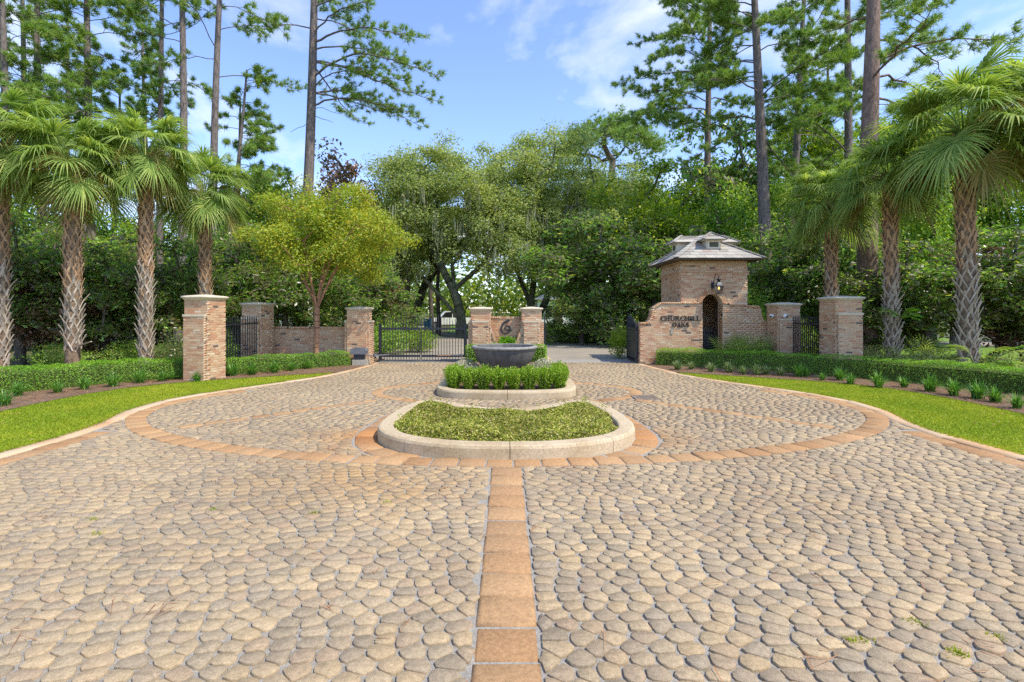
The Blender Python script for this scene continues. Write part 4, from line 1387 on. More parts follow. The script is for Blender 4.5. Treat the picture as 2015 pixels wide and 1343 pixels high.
# ------------------------------------------------------------------ leaf tools
def leaves(C, size, rg, aspect=.5, up=.3, out=None, fold=0.0, lift=None):
    """rhombic leaves at C (n,3); returns V, F"""
    n = len(C)
    nr = rg.normal(0, 1, (n, 3))
    nr[:, 2] = np.abs(nr[:, 2]) + up
    if out is not None:
        nr += out
    nr /= np.linalg.norm(nr, axis=1)[:, None]
    a = rg.normal(0, 1, (n, 3))
    if lift is not None:
        a = a * .5 + lift
    a -= nr * (a * nr).sum(1)[:, None]
    a /= np.linalg.norm(a, axis=1)[:, None] + 1e-9
    b = np.cross(nr, a)
    s = (size * rg.uniform(.65, 1.25, n))[:, None]
    V = np.stack([C - a * s * .5, C + b * s * aspect * .5, C + a * s * .5, C - b * s * aspect * .5], 1)
    if fold:
        V[:, 1] += nr * s * fold; V[:, 3] += nr * s * fold
    return V.reshape(-1, 3), np.arange(n * 4).reshape(-1, 4)

def leaf_mesh(name, C, size, rg, mat, **k):
    V, F = leaves(C, size, rg, **k)
    return np_mesh(name, V, F, mat)

# ------------------------------------------------------------------ clipped hedges
def hedge(label, P, w, h, leaf=.036, dens=1500, seed=1, mat='boxwood', z0=.0, rough=.010, name='clipped_hedge'):
    """P: front line; the body lies to the left of its direction by w"""
    rg = np.random.default_rng(seed)
    P = resample(chaikin(P, 2), .1)
    A, B = P, offset(P, w)
    mid = (A + B) / 2
    c = mid.mean(0)
    t = thing(name, label, 'hedge', (c[0], c[1], 0))
    n = len(P)
    # core
    V = []
    Ai, Bi = offset(P, .07), offset(P, w - .07)
    for i in range(n):
        for q, z in ((Ai[i], z0), (Ai[i], h - .1), (Bi[i], h - .1), (Bi[i], z0)):
            V.append((q[0] - c[0], q[1] - c[1], z))
    F = [(i * 4 + k, (i + 1) * 4 + k, (i + 1) * 4 + k + 1, i * 4 + k + 1) for i in range(n - 1) for k in range(3)] + [(3, 2, 1, 0), tuple((n - 1) * 4 + k for k in range(4))]
    MB().add(V, F).obj('branches', M['hedge_core'], t)
    L = .1 * (n - 1)
    per = 2 * h + w
    N = int(L * per * dens)
    s = rg.random(N) * (n - 1.001); i = s.astype(int); f = (s - i)[:, None]
    a = A[i] * (1 - f) + A[i + 1] * f; b = B[i] * (1 - f) + B[i + 1] * f
    q = rg.random(N) * per
    wob = .018 * np.sin(s * .33 + seed) + .010 * np.sin(s * .91) + .008 * np.sin(s * 2.3)
    hh = h + wob
    rad = .09
    front, top = q < h, (q >= h) & (q < h + w)
    v = np.where(front, 0, np.where(top, (q - h) / w, 1.0))
    z = np.where(front, z0 + q * (h - z0) / h, np.where(top, hh, z0 + (q - h - w) * (h - z0) / h))
    z = np.minimum(z, hh)
    # rounded shoulders
    edge = np.minimum(v, 1 - v) * w
    z = np.where(top & (edge < rad), z - (rad - np.sqrt(np.maximum(rad ** 2 - (rad - edge) ** 2, 0))), z)
    inset = np.where(~top, np.maximum(0, z - (hh - rad)) ** 2 / rad * .8 + np.maximum(0, .12 - (z - z0)) * .3, 0)
    pos = a + (b - a) * v[:, None]
    dirn = (b - a) / np.linalg.norm(b - a, axis=1)[:, None]
    bulge = rough * (np.sin(s * 1.9 + z * 9) + np.sin(s * .7 + z * 5 + seed))
    sgn = np.where(front, 1, np.where(top, 0, -1))[:, None]
    pos = pos + dirn * sgn * (inset + bulge + rg.exponential(.022, N))[:, None]
    z = z + np.where(top, bulge - rg.exponential(.02, N) + .01, 0) + rg.normal(0, .008, N)
    outn = np.c_[-dirn * sgn * 1.1, np.where(top, 1.2, .25)]
    C = np.c_[pos - c, z]
    # end caps
    m = int(w * h * dens)
    for e, sg in ((0, -1), (n - 1, 1)):
        tv = (P[min(e + 1, n - 1)] - P[max(e - 1, 0)]); tv /= np.linalg.norm(tv)
        vv = rg.random(m)[:, None]; zz = rg.random(m)
        pe = A[e] * (1 - vv) + B[e] * vv
        bul = .10 * np.sqrt(np.maximum(0, 1 - (2 * vv[:, 0] - 1) ** 2)) * np.sqrt(np.maximum(0, 1 - (zz - .4) ** 2))
        pe = pe + tv * sg * (bul - rg.exponential(.02, m))[:, None]
        C = np.concatenate([C, np.c_[pe - c, z0 + zz * (h - z0) * .98]])
        outn = np.concatenate([outn, np.c_[np.tile(tv * sg * 1.1, (m, 1)), np.full(m, .3)]])
    link('foliage', leaf_mesh('foliage', C, leaf, rg, M[mat], aspect=.55, up=.1, out=outn), t)
    return t

hedge('long clipped hedge behind the left lawn, ending at the tall brick pillar', [(-7.62, 12.18), (-8.35, 11.75), (-9.05, 10.9), (-9.75, 9.7), (-10.25, 8.2), (-10.5, 6.5)][::-1], 1.05, .47, seed=3, leaf=.027, dens=2600)
hedge('short clipped hedge in front of the low brick wall, ending by the gate motor', [(-7.0, 12.75), (-6.35, 13.5), (-5.5, 14.4), (-4.66, 15.1)], .62, .42, seed=4, leaf=.028, dens=2300)
hedge('long clipped hedge below the gatehouse running along the right lawn', [(4.52, 15.25), (5.4, 14.75), (6.6, 14.0), (7.8, 13.0), (9.0, 11.6), (9.75, 10.2), (10.25, 8.6), (10.5, 6.5)], .85, .49, seed=5, leaf=.027, dens=2300)
hedge('clipped boxwood block directly behind the bowl planter', [(-1.17, 15.35), (1.15, 15.35)], .6, .60, seed=6, leaf=.04, dens=1300, z0=.09)
hedge('low hedge across the verge seen through the closed gate', [(-2.6, 33.8), (-1.2, 31.2), (1.6, 28.6)], 1.0, .75, seed=7, leaf=.09, dens=260)
hedge('low dark hedge beside the road right of the centre pier', [(1.9, 28.4), (4.6, 27.2), (6.0, 26.9)], 1.0, .72, seed=8, leaf=.09, dens=260)

# ------------------------------------------------------------------ island shrubs
def shrub_mesh(seed):
    rg = np.random.default_rng(seed)
    C = []
    for k in range(46):
        a = rg.uniform(0, 2 * np.pi); sp = rg.random() ** .6
        tip = np.array([.21 * sp * np.cos(a), .19 * sp * np.sin(a), .36 + .10 * rg.random() - .05 * sp])
        base = np.array([.05 * np.cos(a), .05 * np.sin(a), .0])
        m = 52
        u = rg.random(m) ** .75
        bend = np.sin(u * np.pi * .5)[:, None]
        pts = base + (tip - base) * np.c_[bend, bend, u[:, None]]
        C.append(pts + rg.normal(0, .016, (m, 3)))
    C = np.concatenate(C)
    C[:, 2] = np.maximum(C[:, 2], .03)
    return leaf_mesh('foliage', C, .036, rg, M['shrub'], aspect=.5, up=.2, lift=np.array([0, 0, .7]))
def stems_mesh(seed):
    rg = np.random.default_rng(seed)
    mb = MB()
    for k in range(7):
        a = rg.uniform(0, 2 * np.pi)
        mb.tube([(.02 * math.cos(a), .02 * math.sin(a), 0), (.08 * math.cos(a), .08 * math.sin(a), .14), (.15 * math.cos(a), .15 * math.sin(a), .33)], [.008, .006, .003], 5, False)
    return mb.mesh('stems', M['bark'])
SHM = [shrub_mesh(k) for k in range(3)]; SHS = stems_mesh(1)
ordn = ['first', 'second', 'third', 'fourth', 'fifth', 'sixth', 'seventh', 'eighth', 'ninth', 'tenth', 'eleventh', 'twelfth', 'thirteenth', 'fourteenth', 'fifteenth', 'sixteenth', 'seventeenth', 'eighteenth', 'nineteenth', 'twentieth', 'twenty-first', 'twenty-second', 'twenty-third', 'twenty-fourth']
spots = [(-1.03 + .295 * k, 9.86 + .10 * ((k - 3.5) / 3.5) ** 2, f'{ordn[k]} shrub from the left in the front row before the bowl planter') for k in range(8)]
for s, nm in ((-1, 'left'), (1, 'right')):
    for k in range(3):
        spots.append((s * (1.07 + .02 * k), 10.25 + .33 * k, f'{ordn[k]} shrub behind the front row along the {nm} kerb of the median'))
for k in range(6):
    spots.append((-.75 + .30 * k, 10.18, f'{ordn[k]} shrub from the left in the second row before the bowl planter'))
for i, (x, y, lb) in enumerate(spots):
    t = thing('boxwood_shrub', lb, 'shrub', (x, y, .09), random.uniform(0, 6), 'small shrubs on the median island')
    o = link('foliage', SHM[i % 3], t); o.scale = (1, 1, random.uniform(.95, 1.08))
    link('stems', SHS, t)

# pale flowering plants round the bowl
rg = np.random.default_rng(21)
def flower_clump(label, x, y, rx, ry, hh, n=2600):
    t = thing('flowering_plant', label, 'plant', (x, y, .09))
    a = rg.uniform(0, 2 * np.pi, n); q = np.sqrt(rg.random(n))
    C = np.c_[rx * q * np.cos(a), ry * q * np.sin(a), hh * (1 - q ** 2 * .6) * rg.random(n) ** .5]
    link('foliage', leaf_mesh('foliage', C, .045, rg, M['flower'], aspect=.4, up=.3, lift=np.array([0, 0, .4])), t)
flower_clump('pale flowering plant at the left foot of the bowl planter', -.98, 12.2, .38, .75, .40)
flower_clump('pale flowering plant at the right foot of the bowl planter', .92, 12.3, .40, .75, .40)

# fern filling the scooped wall of the pier
rg = np.random.default_rng(22)
C = []
for k in range(90):
    a = rg.uniform(0, 2 * np.pi); r = rg.uniform(.1, .52)
    tip = np.array([r * np.cos(a) * 1.0, r * np.sin(a) * .3, rg.uniform(.05, .32)])
    u = rg.random(42)
    C.append(np.c_[tip[0] * u, tip[1] * u, tip[2] * np.sin(u * 2.2) * 1.1 - .12 * u ** 3] + rg.normal(0, .02, (42, 3)))
t = thing('fern', 'bright green fern spilling from the scooped brick wall below the emblem', 'fern', (-.01, CY + .06, .50))
link('fronds', leaf_mesh('fronds', np.concatenate(C), .055, rg, M['fern'], aspect=.35, up=.4), t)

# ground cover in the front island
rg = np.random.default_rng(23)
Q = offset(I1, .205, True)
P = rg.uniform(Q.min(0), Q.max(0), (88000, 2))
sd = -sd_poly(P[:, 0], P[:, 1], Q)
P, sd = P[sd > 0], sd[sd > 0]
def gc_h(x, y, sd):
    return .125 + .065 * smooth01(sd / .2) + .035 * np.sin(x * 4.1 + y * 1.7) * np.sin(y * 3.3 - x) + .02 * np.sin(x * 9 + 1) * np.sin(y * 8)
zz = gc_h(P[:, 0], P[:, 1], sd)
C = np.c_[P, zz - rg.exponential(.022, len(P)) + .012]
sh = P[rg.integers(0, len(P), 260)]
shz = gc_h(sh[:, 0], sh[:, 1], np.full(len(sh), .2))
C = np.concatenate([C] + [np.c_[sh + rg.normal(0, .008, sh.shape), shz + .02 + .012 * q] for q in range(5)])
o = link('ground_cover', leaf_mesh('ground_cover', C, .030, rg, M['jasmine'], aspect=.55, up=.35), kind='stuff')
tag(o, 'low yellow-green ground cover filling the front bean-shaped island', 'ground cover')

# ------------------------------------------------------------------ liriope clumps
def liriope_mesh(seed, mat, nb=120, L=.40):
    rg = np.random.default_rng(seed)
    V, F = [], []
    for k in range(nb):
        a = rg.uniform(0, 2 * np.pi); lean = rg.uniform(.2, 1.0); ll = L * rg.uniform(.65, 1.15)
        d = np.array([np.cos(a), np.sin(a)]); s = np.array([-d[1], d[0]])
        b0 = len(V)
        p0 = rg.normal(0, .03, 2)
        for m, u in enumerate((0, .35, .7, 1)):
            out = ll * lean * .9 * u ** 1.4
            zz = ll * (u * (1.05 - .35 * lean) - .42 * lean * u ** 3)
            wd = .0085 * (1, 1.0, .8, .05)[m]
            c = p0 + d * out
            V.append((c[0] - s[0] * wd, c[1] - s[1] * wd, max(zz, 0))); V.append((c[0] + s[0] * wd, c[1] + s[1] * wd, max(zz, 0)))
        for m in range(3):
            F.append((b0 + 2 * m, b0 + 2 * m + 1, b0 + 2 * m + 3, b0 + 2 * m + 2))
    return MB().add(V, F).mesh('liriope_clump', M[mat])
LIR = [liriope_mesh(k, 'liriope') for k in range(3)]; LIRP = [liriope_mesh(9 + k, 'liriope_pale', 140, .34) for k in range(2)]
left_l = [(8, 800), (36, 781), (112, 775), (166, 768), (222, 762), (276, 755), (318, 752), (338, 749)]
for k, (px, py) in enumerate(left_l):
    x, y = G(px, py)
    o = link('liriope_clump', LIR[k % 3], None, (x, y, .012)); o.rotation_euler = (0, 0, random.uniform(0, 6)); o.scale = (random.uniform(.65, 1.05),) * 3 if k not in (7,) else (.7,) * 3
    tag(o, f'{ordn[k]} grassy liriope clump from the left edge, before the left hedge', 'plant', 'liriope clumps in the left bed')
left_m = [(388, 751, .7), (425, 744, .9), (458, 741, 1), (496, 739, .95), (540, 735, 1), (574, 731, .75), (606, 727, .7), (649, 722, .8)]
for k, (px, py, s) in enumerate(left_m):
    x, y = G(px, py)
    o = link('liriope_clump', LIR[k % 3], None, (x, y, .012)); o.rotation_euler = (0, 0, random.uniform(0, 6)); o.scale = (s,) * 3
    tag(o, f'{ordn[k]} liriope clump from the tall left pillar towards the gate motor', 'plant', 'liriope clumps before the short hedge')
right_l = [(1341, 728, 1), (1362, 727, 1), (1392, 731, 1), (1430, 735, 1), (1458, 736, 1), (1482, 737, 1), (1512, 738, 1), (1545, 741, 1), (1570, 742, 0), (1590, 744, 0), (1612, 748, .6), (1650, 751, 0), (1680, 754, 0), (1724, 761, 0), (1778, 766, 0), (1828, 771, 0), (1870, 779, 0), (1918, 787, 0), (1966, 795, 0), (2003, 806, 0), (2050, 822, 0)]
for k, (px, py, pale) in enumerate(right_l):
    x, y = G(px + random.uniform(-9, 9), py + random.uniform(-3, 3))
    me = LIRP[k % 2] if pale == 1 else LIR[k % 3]
    o = link('liriope_clump', me, None, (x, y, .012)); o.rotation_euler = (0, 0, random.uniform(0, 6)); o.scale = (random.uniform(.65, 1.05),) * 3 if pale in (0, 1) else (pale,) * 3
    kind = 'pale variegated' if pale == 1 else 'green'
    tag(o, f'{kind} liriope clump, {ordn[k]} from the gatehouse along the right hedge', 'plant', 'liriope clumps in the right bed')

# leafy fan-leaved plants at the foot of the gatehouse, and low bushes
rg = np.random.default_rng(31)
def fan_bush(label, x, y, rad, hh, nf, name='palmetto'):
    t = thing(name, label, 'plant', (x, y, 0))
    for k in range(nf):
        a = rg.uniform(0, 2 * np.pi); el = rg.uniform(.3, 1.25); L = rad * rg.uniform(.7, 1.1)
        d = Vector((math.cos(a) * math.cos(el), math.sin(a) * math.cos(el), math.sin(el)))
        s = d.cross(Vector((0, 0, 1))).normalized(); nn = s.cross(d)
        hub = d * L * .6
        mb = MB().tube([(0, 0, .02), hub], [.008, .006], 5, False)
        for j in range(17):
            ph = R(-105 + 210 * j / 16)
            dd = (d * math.cos(ph) + s * math.sin(ph) + nn * .08).normalized()
            l2 = L * .62 * (1 - .3 * abs(ph) / 2)
            sd_ = dd.cross(nn).normalized() * .011
            m_ = hub + dd * l2 * .55; e = hub + dd * l2 - Vector((0, 0, .16 * l2))
            b0 = len(mb.v)
            mb.v += [tuple(hub), tuple(m_ - sd_), tuple(m_ + sd_), tuple(e)]
            mb.f += [(b0, b0 + 1, b0 + 2), (b0 + 1, b0 + 3, b0 + 2)]
        mb.obj('fan_leaf', M['frond'], t)
fan_bush('small palmetto in front of the gatehouse arch', 6.80, 15.25, 1.0, .9, 20)
fan_bush('small palmetto right of the gatehouse arch', 7.35, 15.3, 1.0, .9, 20)
fan_bush('dark palmetto behind the hedge between the right palm trunks', 12.6, 15.2, 1.0, 1.0, 16)
def low_bush(label, x, y, rx, ry, hh, n, leaf, mat, name='leafy_bush'):
    t = thing(name, label, 'bush', (x, y, 0))
    u = rg.normal(0, 1, (n, 3)); u /= np.linalg.norm(u, axis=1)[:, None]
    q = rg.random(n)[:, None] ** .35
    lump = 1 + .18 * np.sin(u[:, :1] * 5 + x) * np.sin(u[:, 1:2] * 6 + y) + .12 * np.sin(u[:, 2:] * 9)
    C = u * q * lump * [rx, ry, hh * .55] + [0, 0, hh * .5]
    C = C[C[:, 2] > .01]
    link('foliage', leaf_mesh('foliage', C, leaf, rg, M[mat], aspect=.5, up=.3, out=C * [.8, .8, 0]), t)
    mb = MB()
    for k in range(5):
        a = rg.uniform(0, 6.28)
        mb.tube([(0, 0, 0), (rx * .3 * math.cos(a), ry * .3 * math.sin(a), hh * .4), (rx * .6 * math.cos(a), ry * .6 * math.sin(a), hh * .8)], [.015, .01, .005], 5, False)
    mb.obj('stems', M['bark'], t)
    return t
low_bush('green bush at the gatehouse corner, right of the small palmettos', 7.75, 15.4, .45, .35, .62, 2600, .05, 'hard_leaf')
low_bush('young light green bush growing beside the folded gate leaf', 4.0, 17.9, .42, .4, 1.0, 2600, .06, 'lime_leaf')
low_bush('lush bush behind the closed gate at its left end', -4.6, 19.5, .9, .8, 1.15, 4200, .08, 'hard_leaf')
low_bush('light green bush behind the closed gate beside the first bush', -3.6, 20.6, .8, .7, .95, 3600, .08, 'lime_leaf')
low_bush('round bush between the two left fence pillars', -8.1, 14.2, .6, .6, 1.0, 3600, .05, 'hard_leaf')
low_bush('dark spreading bush in the shade behind the left hedge', -8.9, 14.0, .9, .6, .95, 4200, .06, 'magnolia_leaf')
for k, (x, y, rx) in enumerate(((-13.2, 12.6, .9), (-11.8, 13.4, .8), (-10.5, 14.2, .9))):
    low_bush(f'{ordn[k]} low grey-green bush from the left behind the left hedge', x, y, rx, .6, .75, 3000, .055, 'hard_leaf')
for k, (x, y, rx) in enumerate(((10.6, 12.6, .9), (11.9, 11.9, .9), (12.9, 11.0, .8), (10.0, 13.6, .7))):
    low_bush(f'{ordn[k]} low silvery-green bush behind the right hedge under the palms', x, y, rx, .6, .66, 3000, .055, 'oak_leaf')
low_bush('bushy evergreen behind the gatehouse at its right corner', 8.6, 18.2, 1.1, 1.0, 2.3, 6000, .08, 'hard_leaf')
low_bush('rounded shrub behind the right iron fence', 9.6, 17.2, 1.0, .8, 1.3, 4500, .07, 'lime_leaf')

# split-leaf philodendron at the foot of the right palm and on the next trunk
def splitleaf(label, x, y, z, n, rad):
    t = thing('split_leaf_plant', label, 'plant', (x, y, z))
    for k in range(n):
        a = rg.uniform(0, 2 * np.pi); el = rg.uniform(.1, .95); L = rad * rg.uniform(.7, 1.15)
        d = Vector((math.cos(a) * math.cos(el), math.sin(a) * math.cos(el), math.sin(el)))
        s = d.cross(Vector((0, 0, 1))).normalized()
        b = d * L * .65
        tip = b + (d * .6 + Vector((0, 0, -.35))).normalized() * L * .5
        mb = MB().tube([(0, 0, 0), tuple(b)], [.01, .006], 5, False)
        ax = (tip - b)
        for j in range(7):
            c = b + ax * (j / 7.0)
            for sg in (-1, 1):
                l2 = L * .26 * math.sin(math.pi * (.2 + .75 * (1 - j / 7.5)))
                e = c + (s * sg + ax.normalized() * .5).normalized() * l2 - Vector((0, 0, .05))
                wv = ax.normalized() * .024
                b0 = len(mb.v)
                mb.v += [tuple(c - wv), tuple(c + wv), tuple(e + wv * .5), tuple(e - wv * .2)]
                mb.f.append((b0, b0 + 1, b0 + 2, b0 + 3))
        mb.obj('split_leaf', M['fern'] if k % 3 == 0 else M['frond'], t)
splitleaf('split-leaf climbing plant at the foot of the rightmost palm trunk', 10.9, 11.75, .25, 22, .85)
splitleaf('ferny climber growing on the trunk of the palm beside the tall right pillar', 10.45, 13.45, 1.45, 12, .42)

# ------------------------------------------------------------------ tree tools
class Skel:
    """branch skeleton: nodes with parents; radii from the tips down"""
    def __init__(s):
        s.p, s.par = [], []
    def add(s, p, par):
        s.p.append(np.array(p, float)); s.par.append(par); return len(s.p) - 1
    def path(s, pts, par=-1, step=.5):
        pts = resample(pts, step)
        for q in (pts if par < 0 else pts[1:]):
            par = s.add(q, par)
        return par
    def attach(s, target, rg, step=.5, sag=.12, lowbias=.25):
        P = np.array(s.p)
        d = np.linalg.norm(P - target, axis=1)
        cost = d * (1 + lowbias * np.maximum(0, P[:, 2] - target[2] + .2) / (d + .1))
        i = int(np.argmin(cost))
        a = s.p[i]; L = d[i]
        n = max(1, int(L / step))
        off = rg.normal(0, .10 * L, 3); off[2] = abs(off[2]) * .3 + sag * L
        par = i
        for k in range(1, n + 1):
            t = k / n
            par = s.add(a + (target - a) * t + off * math.sin(math.pi * t) * .6, par)
        return par
    def mesh(s, name, mat, tip=.012, power=2.3, r_max=None, taper=1.0):
        n = len(s.p)
        acc = np.zeros(n)
        has = np.zeros(n, bool)
        for i in range(n - 1, -1, -1):
            if not has[i]:
                acc[i] = max(acc[i], tip ** power)
            if s.par[i] >= 0:
                acc[s.par[i]] += acc[i] * taper; has[s.par[i]] = True
        r = acc ** (1 / power)
        if r_max is not None:
            r *= r_max / r[0]
        s.r = r
        V, F = [], []
        P = np.array(s.p)
        for i in range(n):
            j = s.par[i]
            if j < 0: continue
            a, b = P[j], P[i]
            d = b - a; L = np.linalg.norm(d)
            if L < 1e-5: continue
            d = d / L
            rb = r[i]; ra = min(r[j], rb * 1.35) if s.par[j] >= 0 else r[j]
            m = 8 if rb > .09 else (6 if rb > .035 else 4)
            u = np.cross(d, [0.31, .17, .93]); u /= np.linalg.norm(u) + 1e-9
            v = np.cross(d, u)
            ang = np.arange(m) * 2 * np.pi / m
            ring = np.cos(ang)[:, None] * u + np.sin(ang)[:, None] * v
            b0 = len(V)
            V.extend(a - d * min(ra * .25, L * .3) + ring * ra); V.extend(b + d * min(rb * .2, L * .2) + ring * rb)
            for k in range(m):
                F.append((b0 + k, b0 + (k + 1) % m, b0 + m + (k + 1) % m, b0 + m + k))
        q = np.array([f for f in F])
        return np_mesh(name, np.array(V), q, mat, True)

def cluster_leaves(centres, radii, per, rg, flat=.65):
    C, O = [], []
    for c, r in zip(centres, radii):
        u = rg.normal(0, 1, (per, 3)); u /= np.linalg.norm(u, axis=1)[:, None]
        q = rg.random((per, 1)) ** .45
        p = u * q * r * [1, 1, flat]
        C.append(c + p); O.append(u * .9)
    return np.concatenate(C), np.concatenate(O)

def ellipsoid_clusters(n, rg, c, rad, hollow=.35, lower=-.75, warp=.25):
    out = []
    ph = rg.uniform(0, 6.28, 4)
    while len(out) < n:
        u = rg.normal(0, 1, 3); u /= np.linalg.norm(u)
        if u[2] < lower: continue
        q = hollow + (1 - hollow) * rg.random() ** .6
        a = math.atan2(u[1], u[0])
        wv = 1 + warp * (math.sin(2 * a + ph[0]) * .6 + math.sin(3 * a + ph[1] + u[2] * 3) * .6 + math.sin(5 * u[2] + ph[2]) * .4)
        out.append(np.array(c) + u * q * np.array(rad) * wv)
    return np.array(out)

def broadleaf(seed, h, cw, trunk_h, n_cl, per, leaf, leafmat, barkmat, r_trunk, cl_r, aspect=.5, flat=.65, low=-.7, fork=4, bronze=None):
    """generic tree meshes with base at origin: (trunk mesh, crown mesh)"""
    rg = np.random.default_rng(seed)
    cz = trunk_h + (h - trunk_h) * .5
    cl = ellipsoid_clusters(n_cl, rg, (0, 0, cz), (cw / 2, cw / 2, (h - trunk_h) / 2), lower=low)
    sk = Skel()
    wob = rg.normal(0, .06 * h, 2) * .6
    top = sk.path([(0, 0, -.1), (wob[0] * .3, wob[1] * .3, trunk_h * .6), (wob[0], wob[1], trunk_h), (wob[0] * .6, wob[1] * .6, cz + (h - cz) * .35)], step=.4)
    order = np.argsort(np.linalg.norm(cl - np.array([0, 0, trunk_h]), axis=1))
    for i in order:
        sk.attach(cl[i], rg, step=.45)
    tm = sk.mesh('trunk', M[barkmat], r_max=r_trunk)
    C, O = cluster_leaves(cl, cl_r * rg.uniform(.7, 1.25, n_cl), per, rg, flat)
    cm = leaf_mesh('crown', C, leaf, rg, M[leafmat], aspect=aspect, up=.35, out=O)
    return tm, cm

def plant_tree(name, label, cat, meshes, x, y, rot=0.0, s=(1, 1, 1), group=None, z=None):
    t = thing(name, label, cat, (x, y, float(ground_z(x, y)) if z is None else z), rot, group)
    t.scale = s
    link('trunk', meshes[0], t); link('crown', meshes[1], t)
    return t

# ------------------------------------------------------------------ palms
def frond_mesh(pitch, seed, dry=False):
    """fan frond pointing along +x from the origin, gravity baked in"""
    rg = np.random.default_rng(seed)
    PL = rg.uniform(.85, 1.1)
    pts, d, p = [], pitch, np.array([0., 0., 0.])
    n = 6
    for k in range(n + 1):
        pts.append(p.copy())
        p = p + np.array([math.cos(d), 0, math.sin(d)]) * PL / n
        d -= .07 + .03 * max(0, math.cos(d))
    mb = MB().tube(pts, [.022, .018, .015, .013, .012, .011, .010], 6, False)
    hub = pts[-1]
    fd = np.array([math.cos(d), 0, math.sin(d)]); sd_ = np.array([0, 1., 0]); nn = np.cross(fd, sd_) * -1
    if nn[2] < 0 and pitch < 1.2: nn = -nn
    V, F = [], []
    nl = 50
    tw = rg.normal(0, .15)
    for j in range(nl):
        ph = R(-128 + 256 * j / (nl - 1)) + rg.normal(0, .02)
        L = (1.02 - .34 * (abs(ph) / 2.2) ** 1.5) * rg.uniform(.9, 1.06)
        dr = fd * math.cos(ph) + sd_ * math.sin(ph) + nn * (.30 * abs(math.sin(ph)) + .06 * (j % 2))
        dr /= np.linalg.norm(dr)
        start = hub + fd * .16 * max(0, math.cos(ph))
        wv = np.cross(dr, nn); wv /= np.linalg.norm(wv) + 1e-9
        droop = rg.uniform(.24, .58) + (.3 if rg.random() < .25 else 0)
        b0 = len(V)
        for m, u in enumerate((0, .25, .5, .75, 1)):
            g = droop * L * max(0, u - .38) ** 1.6 * 1.9
            c = start + dr * L * (u - .10 * max(0, u - .4)) + np.array([0, 0, -g])
            w = (.009, .0205, .0185, .010, .001)[m]
            V.append(c - wv * w); V.append(c + wv * w)
        for m in range(4):
            F.append((b0 + 2 * m, b0 + 2 * m + 1, b0 + 2 * m + 3, b0 + 2 * m + 2))
    mb.add(V, F)
    return mb.mesh('frond', M['frond_dry' if dry else 'frond'])
PITCH = [1.35, 1.05, .75, .45, .12, -.25, -.6]
FR = {(i, v): frond_mesh(p, 40 + i * 3 + v, dry=(i >= 6)) for i, p in enumerate(PITCH) for v in range(2)}

def boot_mesh(mat, seed):
    """old leaf base: forked foot, stub pointing up and outwards along +x"""
    rg = np.random.default_rng(seed)
    mb = MB()
    def strap(P, w, th):
        V = []
        for (x, y, z), ww in zip(P, w):
            V += [(x, y - ww, z), (x + th, y - ww * .5, z), (x + th, y + ww * .5, z), (x, y + ww, z)]
        n = len(P)
        F = [(i * 4 + k, i * 4 + (k + 1) % 4, (i + 1) * 4 + (k + 1) % 4, (i + 1) * 4 + k) for i in range(n - 1) for k in range(4)] + [(3, 2, 1, 0), tuple((n - 1) * 4 + k for k in range(4))]
        mb.add(V, F)
    for sg in (-1, 1):
        strap([(-.01, sg * .115, -.19), (.008, sg * .075, -.07), (.03, sg * .025, .05), (.055, 0, .13)], [.022, .03, .034, .03], .02)
    strap([(.03, 0, .04), (.065, 0, .14), (.125, .0, .27)], [.045, .04, .03], .024)
    return mb.mesh('leaf_base', M[mat])
BG = [boot_mesh('boot_grey', k) for k in range(2)]; BB = [boot_mesh('boot_brown', k) for k in range(2)]

def inflor_mesh(seed):
    rg = np.random.default_rng(seed)
    pts = np.array([(.1, 0, .1), (.4, 0, .32), (.75, 0, .36), (1.05, 0, .16), (1.2, 0, -.15)])
    pts = np.array(resample(chaikin(pts, 2), .06))
    C = []
    for k, p in enumerate(pts[5:]):
        m = 40
        C.append(p + rg.normal(0, 1, (m, 3)) * [.07, .09, .07] - [0, 0, .06])
    V, F = leaves(np.concatenate(C), .05, rg, aspect=.25, up=0.1)
    mb = MB().tube([tuple(p) for p in pts], .012, 5, False)
    mb.add(V.tolist(), F.tolist())
    return mb.mesh('flower_stalk', M['inflor'])
INF = [inflor_mesh(k) for k in range(2)]

